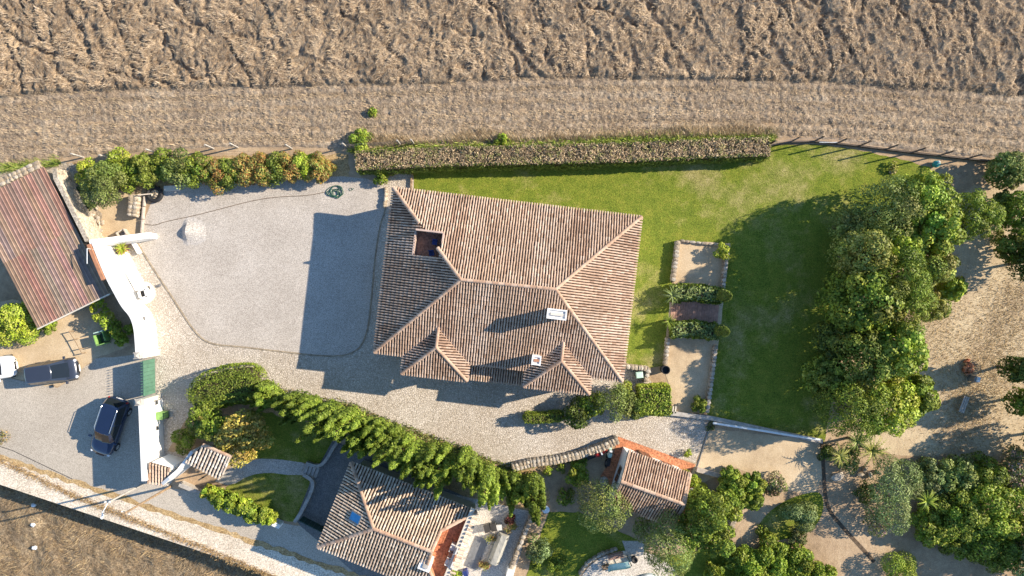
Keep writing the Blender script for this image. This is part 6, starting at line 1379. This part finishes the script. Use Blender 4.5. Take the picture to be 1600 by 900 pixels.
for i, (x, y) in enumerate(((761, 826), (771, 824))):
    p = P(x, y, .5); t = root('garden_chest', (p.x, p.y, 0), ('dark lidded box on the terrace, left of the pair', 'dark lidded box on the terrace, right one next to the white cube')[i], 'box', 'dark boxes on the terrace'); MB().box((p.x, p.y, .02), (.42, .55, .5), .25).build('body', M['grey'], t); MB().box((p.x, p.y, .52), (.46, .6, .06), .25).build('lid', M['dark'], t)
p = P(780, 824, .4); t = root('white_stool', (p.x, p.y, 0), 'white cube stool beside the dark boxes on the terrace', 'stool'); MB().box((p.x, p.y, .42), (.42, .42, .06), .1).build('top', M['fabric'], t); MB().box((p.x, p.y, .02), (.36, .36, .4), .1).build('base', M['white'], t)
for i, (x, y, r_) in enumerate(((795, 828, .2), (803, 822, .24), (798, 818, .17), (764, 842, .2), (752, 882, .22), (760, 884, .26), (771, 840, .18))):
    p = P(x, y, .3); t = root('potted_plant', (p.x, p.y, 0), ('pot nearest the white stool on the terrace', 'largest pot in the group by the terrace wall', 'small pot behind the group by the terrace wall', 'pot at the upper corner of the painted table shadow', 'pot at the lower corner of the painted table shadow', 'larger pot between painted shadow and covered table', 'pot at the upper end of the covered table')[i] + ' with dry stems', 'pot', 'pots on the terrace')
    MB().lathe((p.x, p.y, .02), [(r_ * .7, 0), (r_, .3), (r_ * 1.1, .32), (r_ * .9, .33), (r_ * .85, .26), (.02, .26)], 12).build('pot', M['pot' if i % 3 else 'cream'], t); rs = np.random.default_rng(i); C = np.array([[p.x, p.y, .42]]) + rs.normal(0, r_ * .75, (130, 3)) * np.array([1, 1, .6]); C[:, 2] = np.maximum(C[:, 2], .3); leaf_mesh('foliage', C, rs.normal(0, 1, (130, 3)) + np.array([0, 0, 1]), .1, pick(PAL['pale' if i % 2 else 'rust'], 130, rs), t, rs)
bush(797, 812, .9, .45, [(.18, .05, .04), (.12, .04, .03), (.2, .09, .06)], 'reddish leaved potted shrub at the edge of the terrace', n=700)
p = P(727, 897, .6); small(MB().box((p.x, p.y, .02), (.35, .5, .6), .3, .9), 'blue_bin', 'blue', (p.x, p.y, 0), 'blue plastic box at the bottom edge of the terrace', 'box'); p = P(712, 897, .5); bush(713, 897, .8, .4, 'lime', 'small bright plant beside the blue box', n=500)
p = P(797, 897, 1.1); small(MB().box((p.x, p.y, .02), (.5, .6, 1.1), -.3), 'white_cabinet', 'white', (p.x, p.y, 0), 'white cabinet against the terrace retaining wall', 'cabinet')
# play patio
c = P(968, 884, .6); t = root('slide', (c.x, c.y, 0), 'mint green plastic slide on the round patio', 'slide'); d = Vector((math.cos(R(25)), math.sin(R(25)), 0)); w_ = Vector((-d.y, d.x, 0))
mb = MB(); prof = [(-1.0, .08), (-.7, .12), (-.2, .45), (.4, .92), (.75, 1.0)]
loft(mb, [[c * 1 - Vector((0, 0, .6)) + d * x + w_ * y + Vector((0, 0, z + e)) for y, e in ((-.27, .14), (-.24, .0), (.24, .0), (.27, .14))] for x, z in prof], False); mb.build('chute', M['mint'], t)
q = c + d * .85; MB().tube([(q.x + w_.x * .22, q.y + w_.y * .22, .02), (q.x + w_.x * .22, q.y + w_.y * .22, 1.05)], .04).tube([(q.x - w_.x * .22, q.y - w_.y * .22, .02), (q.x - w_.x * .22, q.y - w_.y * .22, 1.05)], .04).build('ladder', M['dgreen'], t)
for z in (.3, .6, .9): MB().tube([(q.x + w_.x * .22, q.y + w_.y * .22, z), (q.x - w_.x * .22, q.y - w_.y * .22, z)], .03).build('rung', M['dgreen'], t)
def bench(px, py, ang, L, mat, label, back=True):
    c = P(px, py, .4); t = root('garden_bench', (c.x, c.y, 0), label, 'bench', 'garden benches'); d = Vector((math.cos(ang), math.sin(ang), 0)); w = Vector((-d.y, d.x, 0))
    for k in range(3): q = c + w * ((k - 1) * .15); MB().box((q.x, q.y, .40), (L, .12, .05), ang).build('seat_slat', M[mat], t)
    for s_ in (-1, 1):
        for k in (-1, 1): q = c + d * (s_ * (L / 2 - .15)) + w * (k * .17); MB().box((q.x, q.y, 0), (.08, .08, .4), ang).build('leg', M['wood'], t)
    if back:
        for k in range(2): q = c + w * .28; MB().box((q.x, q.y, .52 + k * .18), (L, .05, .13), ang).build('back_slat', M[mat], t)
        for s_ in (-1, 1): q = c + d * (s_ * (L / 2 - .15)) + w * .24; MB().box((q.x, q.y, .3), (.07, .06, .55), ang).build('back_post', M['wood'], t)
bench(962, 869, R(12), 1.2, 'brick', 'reddish wooden bench on the round patio above the slide')
c = P(945, 886, .4); t = root('garden_chair', (c.x, c.y, 0), 'brown garden chair on the round patio left of the slide', 'chair'); MB().box((c.x, c.y, .4), (.45, .45, .05), .3).build('seat', M['wood'], t); MB().box((c.x + .05, c.y + .22, .42), (.45, .05, .45), .3).build('backrest', M['wood'], t)
for sx in (-.18, .18):
    for sy in (-.18, .18): MB().tube([(c.x + sx, c.y + sy, .02), (c.x + sx, c.y + sy, .4)], .025, 5).build('leg', M['wood'], t)
M['poolwater'] = mat_plain('shallow_water', (.42, .52, .55), .15, var=.1, spec=.5)
c = P(1016, 918, .4); t = root('paddling_pool', (c.x, c.y, 0), 'round pale rimmed paddling pool at the bottom edge of the patio', 'pool'); MB().tube([(c.x + 1.1 * math.cos(a), c.y + .9 * math.sin(a), .34) for a in np.linspace(0, 6.283, 33)], .07, 6, cap=False).build('rim', M['pipe'], t); MB().lathe((c.x, c.y, .02), [(1.0, 0), (1.0, .25), (.02, .25)], 28).build('water', M['poolwater'], t)
p = P(992, 876, .5); small(MB().lathe((p.x, p.y, .02), [(.2, 0), (.26, .4), (.2, .42), (.02, .3)], 12), 'black_bucket', 'black', (p.x, p.y, 0), 'dark bucket at the top end of the slide', 'bucket')
# dry lot on the right: bench, rusty heap, sacks
bench(1506, 632, R(70), 1.3, 'palewood', 'weathered plank bench in the tree shade on the dry grass', False)
c = P(1514, 574, .4); t = root('clay_heap', (c.x, c.y, 0), 'heap of broken orange clay pieces on the dry grass', 'heap'); rnd = random.Random(4); OME = [mk_mesh('clay_piece', [v.co[:] for v in m.vertices], [list(p.vertices) for p in m.polygons], cc, M['stone']) for m, cc in zip(ROCKS[:3], ((.48, .19, .10), (.40, .15, .08), (.52, .26, .15)))]
for i in range(26):
    a = rnd.uniform(0, 6.28); r_ = .6 * math.sqrt(rnd.random()); o = bpy.data.objects.new('clay_piece', OME[i % 3]); COL.objects.link(o); o.parent = t; o.location = (r_ * math.cos(a) * .75, r_ * math.sin(a), .12 + .75 * max(0, .62 - r_)); o.rotation_euler = (a, r_ * 3, a * 2); o.scale = (.42, .32, .26)
c = P(1522, 592, .5); t = root('grey_drum', (c.x, c.y, 0), 'upright grey drum with white top beside the clay heap', 'drum'); MB().lathe((c.x, c.y, -.01), [(.24, 0), (.26, .45), (.24, .9)], 14).build('body', M['grey'], t); MB().box((c.x + .06, c.y, .9), (.26, .42, .08), -.3, .8).build('lid', M['pipe'], t)
p = P(1464, 256, .4); t = root('turquoise_lamp', (p.x, p.y, 0), 'turquoise pot with white top by the garden fence', 'pot'); MB().lathe((p.x, p.y, -.01), [(.16, 0), (.28, .25), (.24, .48), (.1, .55)], 14).build('body', M['teal'], t); MB().lathe((p.x + .03, p.y + .1, .55), [(.07, 0), (.11, .06), (.02, .16)], 10).build('top', M['pipe'], t)
p = P(1310, 746, .3); t = root('flat_boulder', (p.x, p.y, 0), 'flat pale boulder in the shade beside the dirt gutter', 'boulder'); stone(t, (p.x, p.y, .16), 1.1, .7, .4, .3, 2)
for i, (x, y) in enumerate(((1345, 741), (1352, 733), (1360, 742), (1372, 738))): t = root('small_boulder', P(x, y), ('pale boulder nearest the flat one under the dry palms', 'pale boulder, topmost under the dry palms', 'middle pale boulder under the dry palms', 'pale boulder closest to the silvery olive')[i], 'boulder', 'boulders under the dry palms'); p = P(x, y, .2); stone(t, (p.x, p.y, .18), .55, .3, .4, i * .9, i)
p = P(1316, 218, .0); small(MB().tube([P(1280, 222, .3), P(1312, 223, .3)], .06, 6), 'white_pole', 'pipe', P(1280, 222), 'white pole lying along the garden fence', 'pole')
p = P(1396, 268, .2); t = root('mound_stone', (p.x, p.y, 0), 'small pale boulder on the grassy mound of the lawn', 'boulder'); stone(t, (p.x, p.y, .1), .6, .35, .35, .2, 1)
